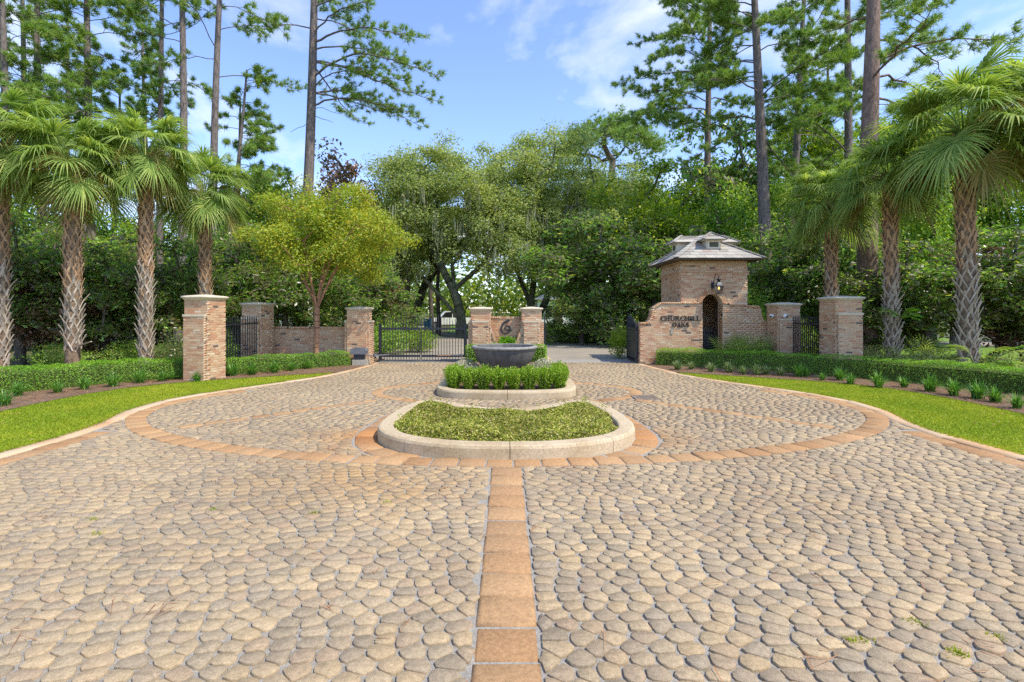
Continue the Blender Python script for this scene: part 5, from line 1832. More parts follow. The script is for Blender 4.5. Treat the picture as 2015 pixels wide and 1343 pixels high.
def palm(label, x, y, zc, seed, r=.17, split=.46, lean=(0, 0), nf=50, crown=1.0, bare=.35):
    rg = np.random.default_rng(seed)
    t = thing('sabal_palm', label, 'palm', (x, y, 0), 0, 'sabal palms beside the drive')
    path = lambda z: np.array([lean[0] * max(0, z / zc) ** 1.3, lean[1] * max(0, z / zc) ** 1.3, z])
    zs = np.linspace(-.05, zc, 14)
    MB().tube([path(z) for z in zs], [r * (1.12 if z < .2 else 1.0) for z in zs], 12).obj('trunk', M['fibre'], t, True)
    z, k = bare, 0
    while z < zc - .12:
        a = k * R(137.5) + rg.normal(0, .12)
        p = path(z)
        brown = z > zc * split + rg.normal(0, .22)
        o = link('leaf_base', (BB if brown else BG)[k % 2], t)
        o.location = (p[0] + math.cos(a) * r * .93, p[1] + math.sin(a) * r * .93, p[2])
        o.rotation_euler = Euler((0, rg.uniform(-.06, .16), a))
        s = rg.uniform(.75, 1.1) * .86
        o.scale = (s * (.75 if brown else rg.uniform(.7, 1.15)), s, s)
        z += .0262 * (1 + .25 * rg.random()); k += 1
    top = path(zc)
    for k in range(nf):
        q = (k + .5) / nf
        i = min(6, int(q ** .85 * 6.3))
        a = k * R(137.5) + rg.normal(0, .2)
        o = link('frond', FR[(i, int(rg.integers(0, 2)))], t)
        o.location = (top[0] + math.cos(a) * .08, top[1] + math.sin(a) * .08, top[2] + .12 * (1 - q))
        o.rotation_euler = Euler((rg.normal(0, .18), rg.normal(0, .1), a))
        s = crown * rg.uniform(.88, 1.12)
        o.scale = (s, s, s)
    for k in range(4):
        a = rg.uniform(0, 6.28) if k > 1 else rg.uniform(-2.6, -.5)
        o = link('flower_stalk', INF[k % 2], t, tuple(top + [0, 0, -.05])); o.rotation_euler = (0, rg.uniform(-.1, .5), a); o.scale = (crown * 1.2,) * 3
    return t
palm('palm at the far left edge of the left palm row', -12.35, 12.4, 5.75, 1, r=.145, crown=.80, nf=50)
pl2 = palm('thick palm second from the left edge, with a stray leaf stub low on its trunk', -10.75, 12.6, 5.1, 2, r=.155, crown=.78, split=.42, bare=.75, nf=50)
sb = link('leaf_base', BG[0], pl2, (.15, -.05, .78)); sb.rotation_euler = (0, .95, -.2); sb.scale = (1.2, .9, 1.5)
palm('palm third from the left edge, right behind the end of the long hedge', -9.62, 13.55, 5.65, 3, r=.14, crown=.74, nf=50)
palm('palm directly behind the tallest left brick pillar', -9.25, 15.6, 5.2, 4, r=.145, crown=.76)
palm('palm behind the right iron fence, nearest the gatehouse', 10.35, 16.2, 5.05, 5, r=.15, crown=.86)
palm('palm just right of the tallest right brick pillar', 10.45, 13.75, 5.15, 6, r=.14, crown=.74, lean=(-.1, 0))
palm('stout palm at the right with the split-leaf climber at its foot', 11.05, 12.15, 5.85, 7, r=.165, crown=1.0, nf=50, lean=(-.12, 0))
palm('palm at the far right edge, only its fronds reaching into view', 12.95, 11.9, 6.1, 8, r=.15, crown=1.05, nf=50)

# ------------------------------------------------------------------ pines
def needles(T, D, rg, n=15, L=.24, w=.012):
    """tufts at T pointing along D"""
    m = len(T)
    d = np.repeat(D, n, 0) * .7 + rg.normal(0, .58, (m * n, 3))
    d /= np.linalg.norm(d, axis=1)[:, None]
    d[:, 2] -= .10
    b = np.repeat(T, n, 0) + rg.normal(0, .03, (m * n, 3))
    l = (L * rg.uniform(.6, 1.15, m * n))[:, None]
    s = np.cross(d, rg.normal(0, 1, (m * n, 3))); s /= np.linalg.norm(s, axis=1)[:, None] + 1e-9
    V = np.stack([b - s * w, b + s * w, b + d * l], 1)
    return V.reshape(-1, 3), np.arange(m * n * 3).reshape(-1, 3)

def pine(label, x, y, H, r, zlow, seed, lean=(0, 0), nbr=34, blen=3.2, bias=None, tufts=4, nw=.013, shape='tall', bark='pine_bark', dead=3, extra=(), flat=False, twigs=9, nL=.26):
    rg = np.random.default_rng(seed)
    z0 = float(ground_z(x, y))
    t = thing('pine_tree', label, 'tree', (x, y, z0), 0, 'tall pines')
    cx = rg.normal(0, .12, 2)
    def ax(z):
        q = z / H
        return np.array([lean[0] * q + cx[0] * math.sin(q * 5), lean[1] * q + cx[1] * math.sin(q * 4), z])
    zs = np.linspace(-.2, H, 26)
    MB().tube([ax(z) for z in zs], [r * (1 + .35 * max(0, 1 - z / 1.2) ** 2) * (1 - .75 * max(0, z / H) ** 1.35) for z in zs], 12).obj('trunk', M[bark], t, True)
    mb = MB().tube([ax(z) for z in np.linspace(zlow * .95, H * .97, 8)], .01, 4, False)
    T, D = [], []
    brs = []
    for k in range(nbr):
        q = (k + rg.random()) / nbr
        z = zlow + (H - zlow) * q ** .95
        a = rg.uniform(0, 2 * np.pi)
        if bias is not None and rg.random() < .62:
            a = bias + rg.normal(0, .55)
        env = (1.0 - .72 * q) * (.75 + .5 * rg.random()) if not flat else (.55 + .6 * math.sin(math.pi * min(1, .25 + q * .72))) * (.7 + .5 * rg.random())
        brs.append((z, a, blen * env, rg.uniform(-.08, .8) if not flat else rg.uniform(.35, 1.0), False))
    for k in range(dead):
        brs.append((zlow * rg.uniform(.72, 1.0), rg.uniform(0, 6.28), blen * rg.uniform(.12, .35), rg.uniform(-.2, .3), True))
    for z, a, L, rise in extra:
        brs.append((z, a, L, rise, False))
    for z, a, L, rise, dd in brs:
        p = ax(z); dirv = np.array([math.cos(a), math.sin(a), 0])
        n = max(4, int(L / .4))
        pts = [p]
        wob = rg.normal(0, .10, 3)
        for k in range(1, n + 1):
            u = k / n
            q = p + dirv * L * u + np.array([0, 0, L * (rise * u - .45 * u * u * (0 if flat else 1) + .30 * max(0, u - .72) ** 1)]) + wob * L * .45 * math.sin(u * 3.1) + rg.normal(0, .03, 3)
            pts.append(q)
        rb = max(.016, r * .10 * (L / 2.5) ** .8)
        if dd:
            MB().tube(pts, list(np.linspace(rb, .010, len(pts))), 5, False).obj('dead_branch', M[bark], t, True)
            continue
        mb.tube(pts, list(np.linspace(rb, .010, len(pts))), 5, False)
        pts = np.array(pts)
        nt_ = max(4, int(twigs * L / 2.2))
        for k in range(nt_):
            u = .26 + .74 * (k + rg.random()) / nt_
            i = min(int(u * n), n - 1); f = u * n - i
            b = pts[i] * (1 - f) + pts[i + 1] * f
            td = (pts[i + 1] - pts[i]); td = td / (np.linalg.norm(td) + 1e-9)
            side = np.cross(td, [0, 0, 1.]); side /= np.linalg.norm(side) + 1e-9
            dv = td * rg.uniform(.3, .9) + side * rg.choice([-1, 1]) * rg.uniform(.4, 1.0) + np.array([0, 0, rg.uniform(-.15, .55)])
            dv /= np.linalg.norm(dv)
            tl = rg.uniform(.25, .7) * (1.1 - .45 * u) * min(1.5, max(.7, L / 2.4))
            e = b + dv * tl
            mb.tube([b, b + dv * tl * .5 + [0, 0, -.02], e], [.012, .009, .006], 4, False)
            for m in range(tufts):
                w = 1 - .42 * m / max(1, tufts - 1) if tufts > 1 else 1
                T.append(b + (e - b) * w + rg.normal(0, .05, 3)); D.append(dv + np.array([0, 0, .35]))
    mb.obj('branches', M[bark], t, True)
    V, F = needles(np.array(T), np.array(D), rg, n=26, L=nL * 1.1, w=nw * .95)
    link('crown', np_mesh('crown', V, F, M['needle']), t)
    return t

def umbrella_pine():
    rg = np.random.default_rng(27)
    y = 58.0
    t = thing('pine_tree', 'umbrella-crowned pine far off above the oaks', 'tree', (X(1204, y), y, -.06), 0, 'tall pines')
    sk = Skel()
    sk.path([(0, 0, -.2), (.1, 0, 8), (-.1, 0, 16), (.1, 0, 19)], step=.8)
    cl = []
    for k in range(150):
        a = rg.uniform(0, 2 * np.pi); q = math.sqrt(rg.random())
        zz = 23.4 - 3.8 * q ** 2 + rg.normal(0, .45)
        cl.append((6.0 * q * math.cos(a), 5.0 * q * math.sin(a), zz))
    for k in range(12):
        cl.append((rg.uniform(2.5, 6.2), rg.normal(0, 2), rg.uniform(17.3, 18.6)))
    cl = np.array(cl)
    for i in np.argsort(np.linalg.norm(cl - [0, 0, 18], axis=1)):
        sk.attach(cl[i], rg, step=.8, sag=.08)
    link('trunk', sk.mesh('trunk', M['pine_bark'], r_max=.36, tip=.03, power=2.0), t)
    T = np.repeat(cl, 15, 0) + rg.normal(0, .62, (len(cl) * 15, 3)) * [1, 1, .4]
    D = np.tile([0, 0, .8], (len(T), 1)) + rg.normal(0, .3, (len(T), 3))
    V, F = needles(T, D, rg, n=16, L=.5, w=.026)
    link('crown', np_mesh('crown', V, F, M['needle']), t)

def X(px, y): return (px - 996.5) * y / 1000
# left group, from the left edge
pine('pine trunk at the extreme left edge, rising above the palms', X(4, 21), 21, 19, .19, 8.5, 11, nbr=30, blen=2.6)
pine('slender pine behind the leftmost palms, second from the left edge', X(44, 25), 25, 22, .17, 9, 12, nbr=34, blen=2.8)
pine('pine third from the left edge, above the second palm', X(90, 23), 23, 21, .20, 10, 13, nbr=36, blen=2.9, lean=(-.3, 0))
pine('pine fourth from the left edge, with a dense low crown', X(181, 24), 24, 22, .22, 7.5, 14, nbr=54, blen=3.3, lean=(-.25, 0))
pine('short crooked pine leaning behind the third palm', X(238, 27), 27, 14, .16, 7.0, 15, nbr=24, blen=3.0, lean=(-.3, 0), flat=True)
pine('thin straight pine left of the bare tall pine, fifth from the left edge', X(314, 25), 25, 24, .17, 10.5, 16, nbr=24, blen=3.0, lean=(.1, 0))
pine('tall bare-trunked pine sixth from the left edge', X(351, 23), 23, 25, .19, 13.5, 17, nbr=20, blen=3.0, bias=math.pi, lean=(.25, 0))
pine('straight pine of the forked pair left of the lone tall pine', X(418, 24), 24, 25, .20, 12.5, 18, nbr=22, blen=3.0, lean=(.55, 0))
pine('leaning pine of the forked pair left of the lone tall pine', X(431, 24.6), 24.6, 13.5, .16, 7.6, 19, nbr=18, blen=2.6, lean=(1.2, .3), bias=.2)
pine('low bushy pine with tiered crown beside the forked pair', X(458, 26), 26, 12.6, .15, 6.4, 20, nbr=26, blen=2.7, lean=(.4, 0), bias=.1)
pine('lone tall pine against the sky with branches reaching right', X(590, 26), 26, 27, .30, 12.3, 21, nbr=22, blen=5.0, bias=.0, lean=(1.0, .2), twigs=12, tufts=3,
     extra=((12.3, .05, 5.6, .30), (13.8, -.1, 6.6, .32), (14.6, .2, 6.4, .12), (13.0, .6, 4.5, .35), (15.6, -.3, 6.0, .25), (16.3, 3.3, 3.4, .2)))
pine('background pine between the third and fourth pines from the left', X(132, 31), 31, 21, .2, 9.5, 31, nbr=34, blen=3.4)
pine('background pine right of the short crooked pine', X(285, 32), 32, 20, .2, 8.5, 32, nbr=34, blen=3.2)
# right group
pine('pine right of the gatehouse roof with long branches reaching left', X(1398, 30), 30, 25, .24, 12.2, 22, nbr=38, blen=5.2, bias=math.pi, lean=(-.2, 0), twigs=14)
pine('pine with a thick trunk just behind the gatehouse, right side', X(1511, 24), 24, 21, .31, 10.0, 23, nbr=40, blen=3.9, lean=(-.75, 0), bias=2.6, twigs=13)
pine('leaning pine behind the palms, right of the gatehouse pine', X(1535, 31), 31, 26, .27, 9.5, 24, nbr=40, blen=4.4, lean=(2.2, .4), twigs=13)
pine('slim straight pine left of the thickest pine trunk', X(1668, 24), 24, 24, .22, 9.0, 25, nbr=30, blen=4.2, bias=math.pi, bark='pine_bark', twigs=13)
pine('thickest pine trunk of all, reddish, rising above the right palms', X(1706, 17.5), 17.5, 20, .33, 9.6, 26, nbr=20, blen=3.6, lean=(.55, .6), bark='pine_bark_red', extra=((9.8, .25, 4.0, .25), (9.0, .1, 3.8, .05), (10.2, -.5, 3.6, .3)), bias=.6)
umbrella_pine()
pine('background pine rising between the right pines', X(1625, 36), 36, 21, .24, 9, 28, nbr=34, blen=4.0, nw=.018, nL=.34)
pine('background pine above the right edge palms', X(1880, 26), 26, 13.5, .2, 6.5, 29, nbr=36, blen=3.2)

# ------------------------------------------------------------------ crape myrtle
rg = np.random.default_rng(51)
t = thing('crape_myrtle', 'crape myrtle with yellowing leaves and peeling red-brown trunk before the low wall', 'tree', (X(622, 14.9), 14.9, 0))
sk = Skel()
b = sk.path([(0, 0, 0), (.01, 0, .8), (.02, 0, 1.72)], step=.2)
tips = []
for a, sp, z in ((.3, .9, 3.5), (2.9, .8, 3.4), (1.4, .7, 3.7), (4.6, .75, 3.6), (5.6, .95, 3.3), (3.7, .8, 3.3)):
    tips.append(sk.path([(.02, 0, 1.72), (.30 * math.cos(a) * sp, .30 * math.sin(a) * sp, 2.3), (.95 * sp * math.cos(a), .95 * sp * math.sin(a), z)], par=b, step=.25))
cl = ellipsoid_clusters(150, rg, (.35, .1, 3.75), (2.15, 1.75, 1.55), hollow=.3, lower=-.75, warp=.16)
for i in np.argsort(np.linalg.norm(cl - [.1, 0, 2.2], axis=1)):
    sk.attach(cl[i], rg, step=.3, sag=.05, lowbias=.5)
link('trunk', sk.mesh('trunk', M['myrtle_bark'], r_max=.085, tip=.010, power=2.0), t)
C, O = cluster_leaves(cl, .46 * rg.uniform(.7, 1.3, len(cl)), 360, rg, .7)
link('crown', leaf_mesh('crown', C, .075, rg, M['myrtle_leaf'], aspect=.5, up=.35, out=O), t)

# ------------------------------------------------------------------ live oaks
def live_oak(label, x, y, seed, limbs, cc, rad, n_cl=185, per=300, r_trunk=.5, moss=260, leaf=.15):
    rg = np.random.default_rng(seed)
    t = thing('live_oak', label, 'tree', (x, y, -.06), 0, 'live oaks behind the gates')
    t.scale = (1.08, 1.08, 1.13)
    sk = Skel()
    b = sk.path(limbs[0], step=.5)
    for lb in limbs[1:]:
        P = np.array(sk.p); i = int(np.argmin(np.linalg.norm(P - np.array(lb[0]), axis=1)))
        sk.path([sk.p[i]] + list(lb[1:]), par=i, step=.5)
    cl = np.concatenate([ellipsoid_clusters(int(n_cl * f), rg, c, r_, hollow=.45, lower=-.55, warp=.22) for c, r_, f in zip(cc, rad, [k / sum(np.prod(q) ** .66 for q in rad) for k in [np.prod(q) ** .66 for q in rad]])])
    for i in np.argsort(np.linalg.norm(cl - np.array(limbs[0][-1]), axis=1)):
        sk.attach(cl[i], rg, step=.55, sag=.06)
    link('trunk', sk.mesh('trunk', M['oak_bark'], r_max=r_trunk, tip=.02, power=1.9), t)
    C, O = cluster_leaves(cl, 1.05 * rg.uniform(.65, 1.3, len(cl)), per, rg, .55)
    link('crown', leaf_mesh('crown', C, leaf, rg, M['oak_leaf'], aspect=.5, up=.4, out=O), t)
    # hanging moss
    lowc = cl[cl[:, 2] < np.percentile(cl[:, 2], 62)]
    base = lowc[rg.integers(0, len(lowc), moss)] + rg.normal(0, .6, (moss, 3)) * [1, 1, .3]
    V, F = [], []
    for p in base:
        L = rg.uniform(.5, 1.7)
        for q in range(5):
            o_ = rg.normal(0, .08, 3); a = rg.uniform(0, 6.28); s_ = np.array([math.cos(a), math.sin(a), 0]) * rg.uniform(.015, .04)
            l = L * rg.uniform(.5, 1.1)
            b0 = len(V)
            p0 = p + o_; m1 = p0 + [rg.normal(0, .04), rg.normal(0, .04), -l * .5]; e = p0 + [rg.normal(0, .05), rg.normal(0, .05), -l]
            V += [p0 - s_ * .6, p0 + s_ * .6, m1 - s_, m1 + s_, e]
            F.append((b0, b0 + 1, b0 + 3, b0 + 2)); F.append((b0 + 2, b0 + 3, b0 + 4, b0 + 4))
    MBm = MB(); MBm.v = [tuple(v) for v in V]; MBm.f = [f if f[2] != f[3] else f[:3] for f in F]
    MBm.obj('spanish_moss', M['moss'], t, kind='stuff')
    return t
oak_one = live_oak('mossy live oak left of centre, its leaning limbs seen above the closed gate', X(905, 33), 33, 61,
         [[(0, 0, 0), (.1, 0, 1.2), (-.3, 0, 2.6), (-.5, .3, 4.2)],
          [(0, 0, .9), (-1.0, -.2, 2.2), (-2.3, -.3, 3.6), (-4.0, -.4, 5.0)],
          [(-.2, 0, 2.4), (-1.2, .5, 4.2), (-2.2, .8, 6.2), (-3.0, 1, 8.0)],
          [(-.5, .3, 4.0), (.4, .5, 5.6), (.9, .3, 7.6), (.6, .2, 9.4)],
          [(-.2, 0, 2.6), (1.4, -.4, 4.2), (2.8, -.6, 5.6)]],
         [(-3.0, 0, 6.4), (-.2, .3, 8.6), (1.9, .4, 6.6), (-3.4, .5, 9.0), (-4.6, -1, 4.3), (2.4, -1.2, 4.4)], [(3.2, 3.0, 2.6), (3.4, 3.4, 3.0), (2.4, 3, 2.6), (2.2, 2.4, 2.2), (2.2, 2, 1.3), (2.0, 2, 1.4)], n_cl=340, per=280, r_trunk=.31)
live_oak('spreading live oak right of centre, forked trunk behind the pier', X(1050, 35), 35, 62,
         [[(0, 0, 0), (-.1, 0, 1.0), (-.2, 0, 2.0)],
          [(0, 0, .6), (.9, 0, 2.4), (1.2, .2, 4.4), (1.8, .3, 7.0)],
          [(-.2, 0, 1.8), (-.9, .2, 3.6), (-1.6, .4, 6.0), (-1.4, .4, 8.5)],
          [(-.1, 0, 1.8), (.1, -.4, 4.0), (-.2, -.6, 6.5), (.2, -.4, 9.6)],
          [(1.0, .1, 3.0), (2.6, .2, 5.0), (4.4, .2, 6.2)]],
         [(-1.4, 0, 8.0), (2.7, .3, 7.4), (.6, .4, 10.4), (4.0, -.4, 4.8), (-.4, -1.5, 6.2), (1.4, -1.4, 4.4)], [(3.0, 3.2, 3.2), (3.5, 3.4, 3.1), (3.2, 3, 2.2), (2.6, 2.6, 1.8), (2.4, 2, 2.0), (2.2, 1.8, 1.2)], n_cl=350, per=280, r_trunk=.34)
live_oak('smaller live oak behind the closed gate with a curved trunk', X(815, 40), 40, 63,
         [[(0, 0, 0), (.1, 0, 1.5), (.7, 0, 3.2), (1.6, 0, 4.6)], [(.6, 0, 2.9), (-.6, .2, 4.6), (-1.4, .3, 6.6)]],
         [(-.8, 0, 6.8), (2.4, .3, 6.6)], [(3.4, 3, 2.6), (3.0, 3, 2.4)], n_cl=130, r_trunk=.3, moss=140)

oak_four = copy_tree(oak_one)
oak_four.location = (X(1150, 41), 41, -.06)
oak_four.rotation_euler = (0, 0, R(160))
oak_four['label'] = 'live oak farther back, right of the forked oak and above the dark magnolia'
# ------------------------------------------------------------------ magnolias and hardwoods
MAG = [broadleaf(70 + k, 6.0, 4.2, .5, 90, 150, .19, 'magnolia_leaf', 'bark', .16, .58, aspect=.42, flat=.8, low=-.95) for k in range(2)]
MAGB = broadleaf(73, 6.0, 4.0, .5, 80, 150, .19, 'magnolia_bronze', 'bark', .16, .56, aspect=.42, flat=.8, low=-.95)
HARD = [broadleaf(80 + k, 8.5, 6.4, 1.8, 120, 190, .17, 'hard_leaf', 'bark', .2, .85, aspect=.55) for k in range(2)]
LIME = [broadleaf(84 + k, 8.5, 6.4, 1.8, 115, 190, .17, 'lime_leaf', 'bark', .2, .85, aspect=.55) for k in range(2)]

def top_scale(px_top, y, h0): return (1.6 + (615 - px_top) * y / 1000 + .06) / h0
mags = [
    ('magnolia screen at the far left edge behind the first palm', -2.0, 40, 14.8, 420, 3.6, 0, 'm'),
    ('magnolia between the first and second left palms', 0, 75, 16.2, 455, 3.4, 1, 'm'),
    ('bronze-leaved magnolia left of the second palm trunk', 0, 120, 15.4, 520, 3.0, 0, 'b'),
    ('magnolia between the second and third left palms', 0, 205, 16.0, 470, 3.6, 1, 'm'),
    ('bronze-tinted magnolia behind the third left palm', 0, 255, 17.4, 500, 3.2, 2, 'b'),
    ('magnolia right of the third left palm trunk', 0, 335, 16.6, 470, 3.4, 0, 'm'),
    ('tall magnolia behind the left iron fence', 0, 465, 20.5, 430, 4.4, 1, 'm'),
    ('magnolia behind the low shaded wall', 0, 560, 20.5, 470, 4.2, 0, 'm'),
    ('magnolia with brown leaf undersides behind the gate pillar', 0, 725, 22.0, 515, 4.4, 1, 'm'),
    ('bronze-topped magnolia peeking over the crape myrtle', 0, 678, 31.0, 312, 6.0, 0, 'b'),
    ('small bronze magnolia behind the closed gate corner', 0, 760, 23.0, 560, 2.6, 1, 'b'),
    ('big dark magnolia beyond the open gate', 0, 1205, 27.0, 430, 7.4, 0, 'm'),
    ('low dark magnolia skirt left of the big dark magnolia', 0, 1145, 25.5, 560, 3.6, 1, 'm'),
    ('dark magnolia left of the gatehouse roof', 0, 1290, 24.5, 450, 5.4, 1, 'm'),
    ('tall dark magnolia behind the gatehouse roof ridge', 0, 1425, 33.0, 232, 7.0, 0, 'm'),
    ('dark magnolia right behind the gatehouse', 0, 1545, 22.0, 430, 5.0, 1, 'm'),
    ('magnolia behind the right iron fence', 0, 1615, 20.5, 440, 4.6, 0, 'm'),
    ('magnolia right of the tallest right pillar', 0, 1725, 17.4, 560, 2.8, 1, 'm'),
    ('magnolia between the two right palm trunks', 0, 1825, 16.6, 470, 4.2, 0, 'm'),
    ('bronze magnolia behind the stout right palm', 0, 1945, 17.0, 480, 3.6, 1, 'b'),
    ('magnolia at the far right edge', 0, 2050, 15.5, 440, 4.2, 0, 'm'),
]
for k, (lb, _, px, y, pt, w, v, kind) in enumerate(mags):
    ms = MAGB if kind == 'b' else MAG[v % 2]
    sz = top_scale(pt, y, 6.0)
    plant_tree('magnolia', lb, 'tree', ms, X(px, y), y, random.uniform(0, 6.28), (w / 4.1, w / 4.1, sz), 'magnolias')
hards = [
    ('maple-like green tree high behind the first two left palms', 60, 22, 330, 6.0, 0, 'h'),
    ('green tree between the second and third left palms', 190, 27, 410, 5.4, 1, 'h'),
    ('green tree behind the fourth palm', 370, 29, 400, 6.0, 0, 'h'),
    ('bushy green tree behind the forked pine pair', 480, 30, 330, 5.6, 1, 'h'),
    ('olive green tree left of the lone tall pine', 545, 28, 318, 5.0, 0, 'h'),
    ('green tree filling behind the crape myrtle', 640, 27, 420, 6.4, 1, 'h'),
    ('light green tree behind the crape myrtle, near the oaks', 760, 40, 390, 7.5, 0, 'l'),
    ('yellow-green tree above the big dark magnolia', 1265, 29, 345, 7.0, 1, 'l'),
    ('green tree between the umbrella pine and gatehouse', 1180, 42, 345, 8.0, 1, 'h'),
    ('soft green tree left of the gatehouse pine', 1340, 34, 345, 6.5, 0, 'h'),
    ('bright yellow-green tree between the right pines', 1590, 36, 215, 8.0, 0, 'l'),
    ('bright yellow-green tree behind the right palm crowns', 1680, 33, 262, 7.0, 1, 'l'),
    ('green tree behind the gatehouse pine trunk', 1480, 28, 340, 6.0, 0, 'h'),
    ('tall green tree above the stout right palm', 1835, 25, 150, 6.5, 1, 'h'),
    ('green tree behind the far right palm', 1990, 24, 190, 6.5, 0, 'h'),
    ('green tree between the two right palm crowns', 1770, 22, 300, 4.6, 1, 'h'),
]
for k, (lb, px, y, pt, w, v, kind) in enumerate(hards):
    ms = (LIME if kind == 'l' else HARD)[v % 2]
    plant_tree('hardwood_tree', lb, 'tree', ms, X(px, y), y, random.uniform(0, 6.28), (w / 6.4, w / 6.4, top_scale(pt, y, 8.6)), 'hardwood trees')

# far woodland closing the view
rg = np.random.default_rng(91)
n = 150
a = np.linspace(-62, 62, n) + rg.normal(0, .4, n)
d = rg.uniform(58, 92, n)
cx_, cy_ = d * np.sin(np.radians(a)), d * np.cos(np.radians(a)) + 2
hh = rg.uniform(6, 11.5, n)
C, O = [], []
for x, y, h in zip(cx_, cy_, hh):
    m = 340
    u = rg.normal(0, 1, (m, 3)); u /= np.linalg.norm(u, axis=1)[:, None]
    q = rg.random((m, 1)) ** .4
    p = u * q * [3.4, 3.0, h * .55] + [x, y, h * .5]
    p += rg.normal(0, .35, (m, 3))
    C.append(p[p[:, 2] > .2 - 2.2]); O.append(u[p[:, 2] > .2 - 2.2])
o = link('far_woodland', leaf_mesh('far_woodland', np.concatenate(C), .75, rg, M['forest_leaf'], aspect=.6, up=.35, out=np.concatenate(O) * .9), kind='stuff')
tag(o, 'far green woodland closing the view behind the gates and trees', 'woodland')
# trunks told apart in the shade beyond the closed gate
for k, (px, y, r) in enumerate(((770, 38, .22), (792, 44, .3), (803, 35, .2), (848, 46, .22), (862, 37, .16), (1180, 27.5, .2), (1232, 28.5, .18))):
    mb = MB().tube([(0, 0, -.1), (.05, 0, 1.2), (-.06, .05, 3.2), (.1, 0, 6)], [r * 1.3, r, r * .9, r * .7], 9)
    tr = thing('tree_trunk', ['slim grey trunk behind the left gate leaf', 'broad dark trunk far behind the left gate leaf', 'dark trunk behind the meeting gate leaves', 'grey trunk behind the right gate leaf, left side', 'slim trunk behind the middle of the right gate leaf', 'left trunk under the big dark magnolia', 'right trunk under the big dark magnolia'][k], 'tree', (X(px, y), y, -.05))
    mb.obj('trunk', M['bark'], tr, True)
    cc_ = ellipsoid_clusters(14, rg, (0, 0, 6.2), (1.6, 1.6, 1.2))
    Cc, Oc = cluster_leaves(cc_, np.full(14, .8), 160, rg)
    link('crown', leaf_mesh('crown', Cc, .2, rg, M['oak_leaf'], aspect=.5, up=.35, out=Oc), tr)

# ------------------------------------------------------------------ things beyond the gates
def house(label, x, y, w, d, h, rot=0.0, z=0.0):
    t = thing('house', label, 'house', (x, y, z), rot)
    MB().box((0, d / 2, h / 2), (w, d, h)).obj('wall', M['white'], t)
    mb = MB(); o_ = .5
    mb.add([(-w / 2 - o_, -o_, h + .003), (w / 2 + o_, -o_, h + .003), (w / 2 + o_, d + o_, h + .003), (-w / 2 - o_, d + o_, h + .003), (-w / 2 + d / 2, d / 2, h + 2.2), (w / 2 - d / 2, d / 2, h + 2.2)],
           [(3, 2, 1, 0), (0, 1, 5, 4), (1, 2, 5), (2, 3, 4, 5), (3, 0, 4)])
    mb.obj('roof', M['slate'], t)
    nwin = int(w / 2.2)
    for k in range(nwin):
        xx = -w / 2 + (k + .5) * w / nwin
        wn_ = MB().box((xx, -.03, 1.7), (1.0, .06, 1.5)).obj('window', M['paint'], t)
        MB().box((xx, -.065, 1.7), (.82, .02, 1.3)).obj('pane', M['black'], wn_)
    MB().box((-.2, -.04, 1.05), (1.0, .08, 2.1)).obj('door', M['wood'], t)
    return t
house('white house far behind the road, right of the centre pier', 6.3, 60, 5.2, 7, 3.1)
house('pale house far behind the trees on the left', -29, 54, 14, 8, 4.6, R(8))

t = thing('wheeled_bin', 'blue wheeled bin far behind the closed gate', 'bin', (X(842, 41), 41, 0))
blue = plain_mat('blue_plastic', (.035, .25, .50), .45, var=.08)
MB().add([(-.24, -.25, .08), (.24, -.25, .08), (.24, .25, .08), (-.24, .25, .08), (-.29, -.32, 1.0), (.29, -.32, 1.0), (.29, .32, 1.0), (-.29, .32, 1.0)],
         [(3, 2, 1, 0), (0, 1, 5, 4), (1, 2, 6, 5), (2, 3, 7, 6), (3, 0, 4, 7), (4, 5, 6, 7)]).obj('body', blue, t)
MB().prism([(-.36, 1.003), (.36, 1.003), (.34, 1.07), (-.34, 1.1)], -.31, .31, 'X').obj('lid', blue, t)
for sx in (-1, 1):
    MB().tube([(sx * .25, .26, .1), (sx * .31, .26, .1)], .1, 14).obj('wheel', M['black'], t)

# low red wall beyond the open gate
t = thing('low_wall', 'low red brick wall far beyond the open gate', 'wall', (X(1205, 36), 36, 0))
MB().box((0, 0, .24), (5.2, .3, .48)).obj('wall', plain_mat('red_wall', (.30, .13, .09), .9, var=.4, scale=12), t)
MB().box((0, 0, .505), (5.3, .38, .05)).obj('coping', M['stone'], t)

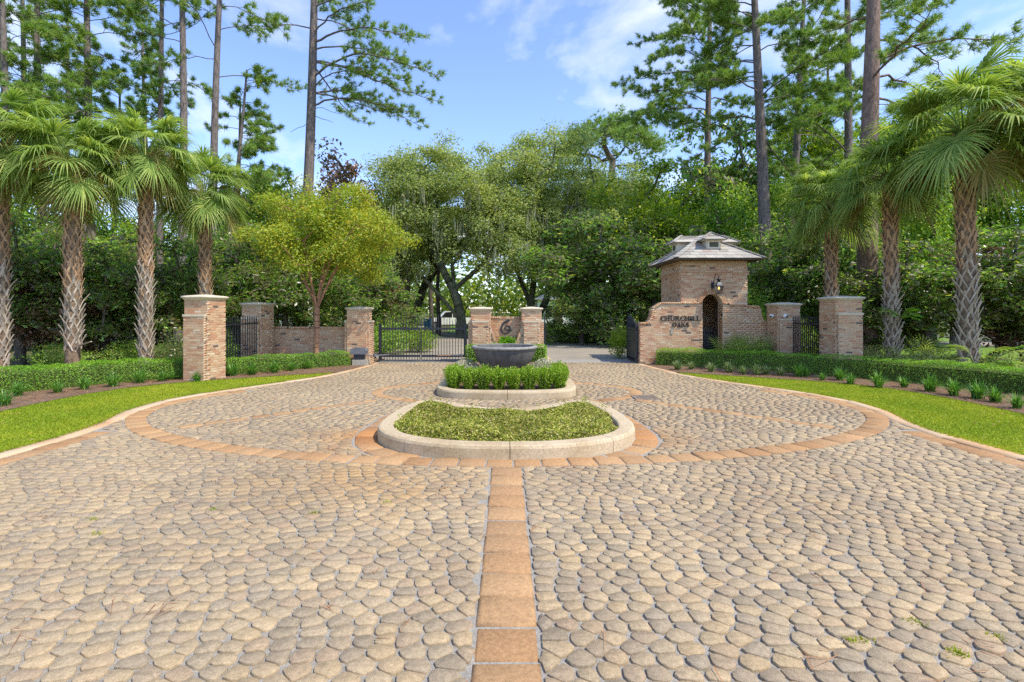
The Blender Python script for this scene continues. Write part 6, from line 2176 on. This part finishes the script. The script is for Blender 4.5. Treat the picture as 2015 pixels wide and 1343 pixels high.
# pickup truck parked at the right edge
def pickup(label, x, y, z, rot):
    t = thing('pickup_truck', label, 'truck', (x, y, z), rot)
    side = [(-2.7, .45), (-2.7, .95), (-2.55, 1.05), (-1.35, 1.12), (-.75, 1.75), (.65, 1.78), (.85, 1.12), (2.65, 1.10), (2.7, .5)]
    mb = MB().prism(side, -.9, .9, 'Y')
    mb.obj('body', M['white'], t)
    for s in (-1, 1):
        MB().prism([(-1.2, 1.15), (-.72, 1.66), (-.1, 1.68), (-.1, 1.15)], s * .895, s * .91, 'Y').obj('side_window', M['black'], t)
        MB().prism([(-.02, 1.15), (-.02, 1.68), (.55, 1.68), (.68, 1.15)], s * .895, s * .91, 'Y').obj('side_window', M['black'], t)
        for xx in (-1.75, 1.75):
            wv = MB().tube([(xx, s * .72, .38), (xx, s * .93, .38)], .38, 20).obj('wheel', M['black'], t)
            MB().tube([(xx, s * .90, .38), (xx, s * .945, .38)], .22, 14).obj('rim', M['plastic_grey'], wv)
        MB().box((-2.69, s * .7, .85), (.05, .3, .16)).obj('headlight', M['paint'], t)
    MB().box((-2.72, 0, .52), (.1, 1.75, .18)).obj('bumper', M['plastic_grey'], t)
    MB().add([(-1.31, -.8, 1.16), (-1.31, .8, 1.16), (-.78, .75, 1.70), (-.78, -.75, 1.70)], [(0, 1, 2, 3)]).obj('windscreen', M['black'], t)
    return t
_tx = X(2003, 46) + 2.7
pickup('white pickup truck parked far off at the right edge', _tx, 46, float(ground_z(_tx, 46)), 0)
pickup('white pickup truck far behind the closed gate', X(890, 50), 50, -.05, R(12))

# dark bollard at the right edge behind the hedge
t = thing('bollard', 'dark wooden bollard behind the hedge at the right edge', 'bollard', (14.15, 13.9, -.02))
MB().box((0, 0, .27), (.12, .12, .54)).obj('post', M['wood'], t)
MB().add([(-.075, -.075, .54), (.075, -.075, .54), (.075, .075, .54), (-.075, .075, .54), (0, 0, .62)], [(3, 2, 1, 0), (0, 1, 4), (1, 2, 4), (2, 3, 4), (3, 0, 4)]).obj('cap', M['wood'], t)
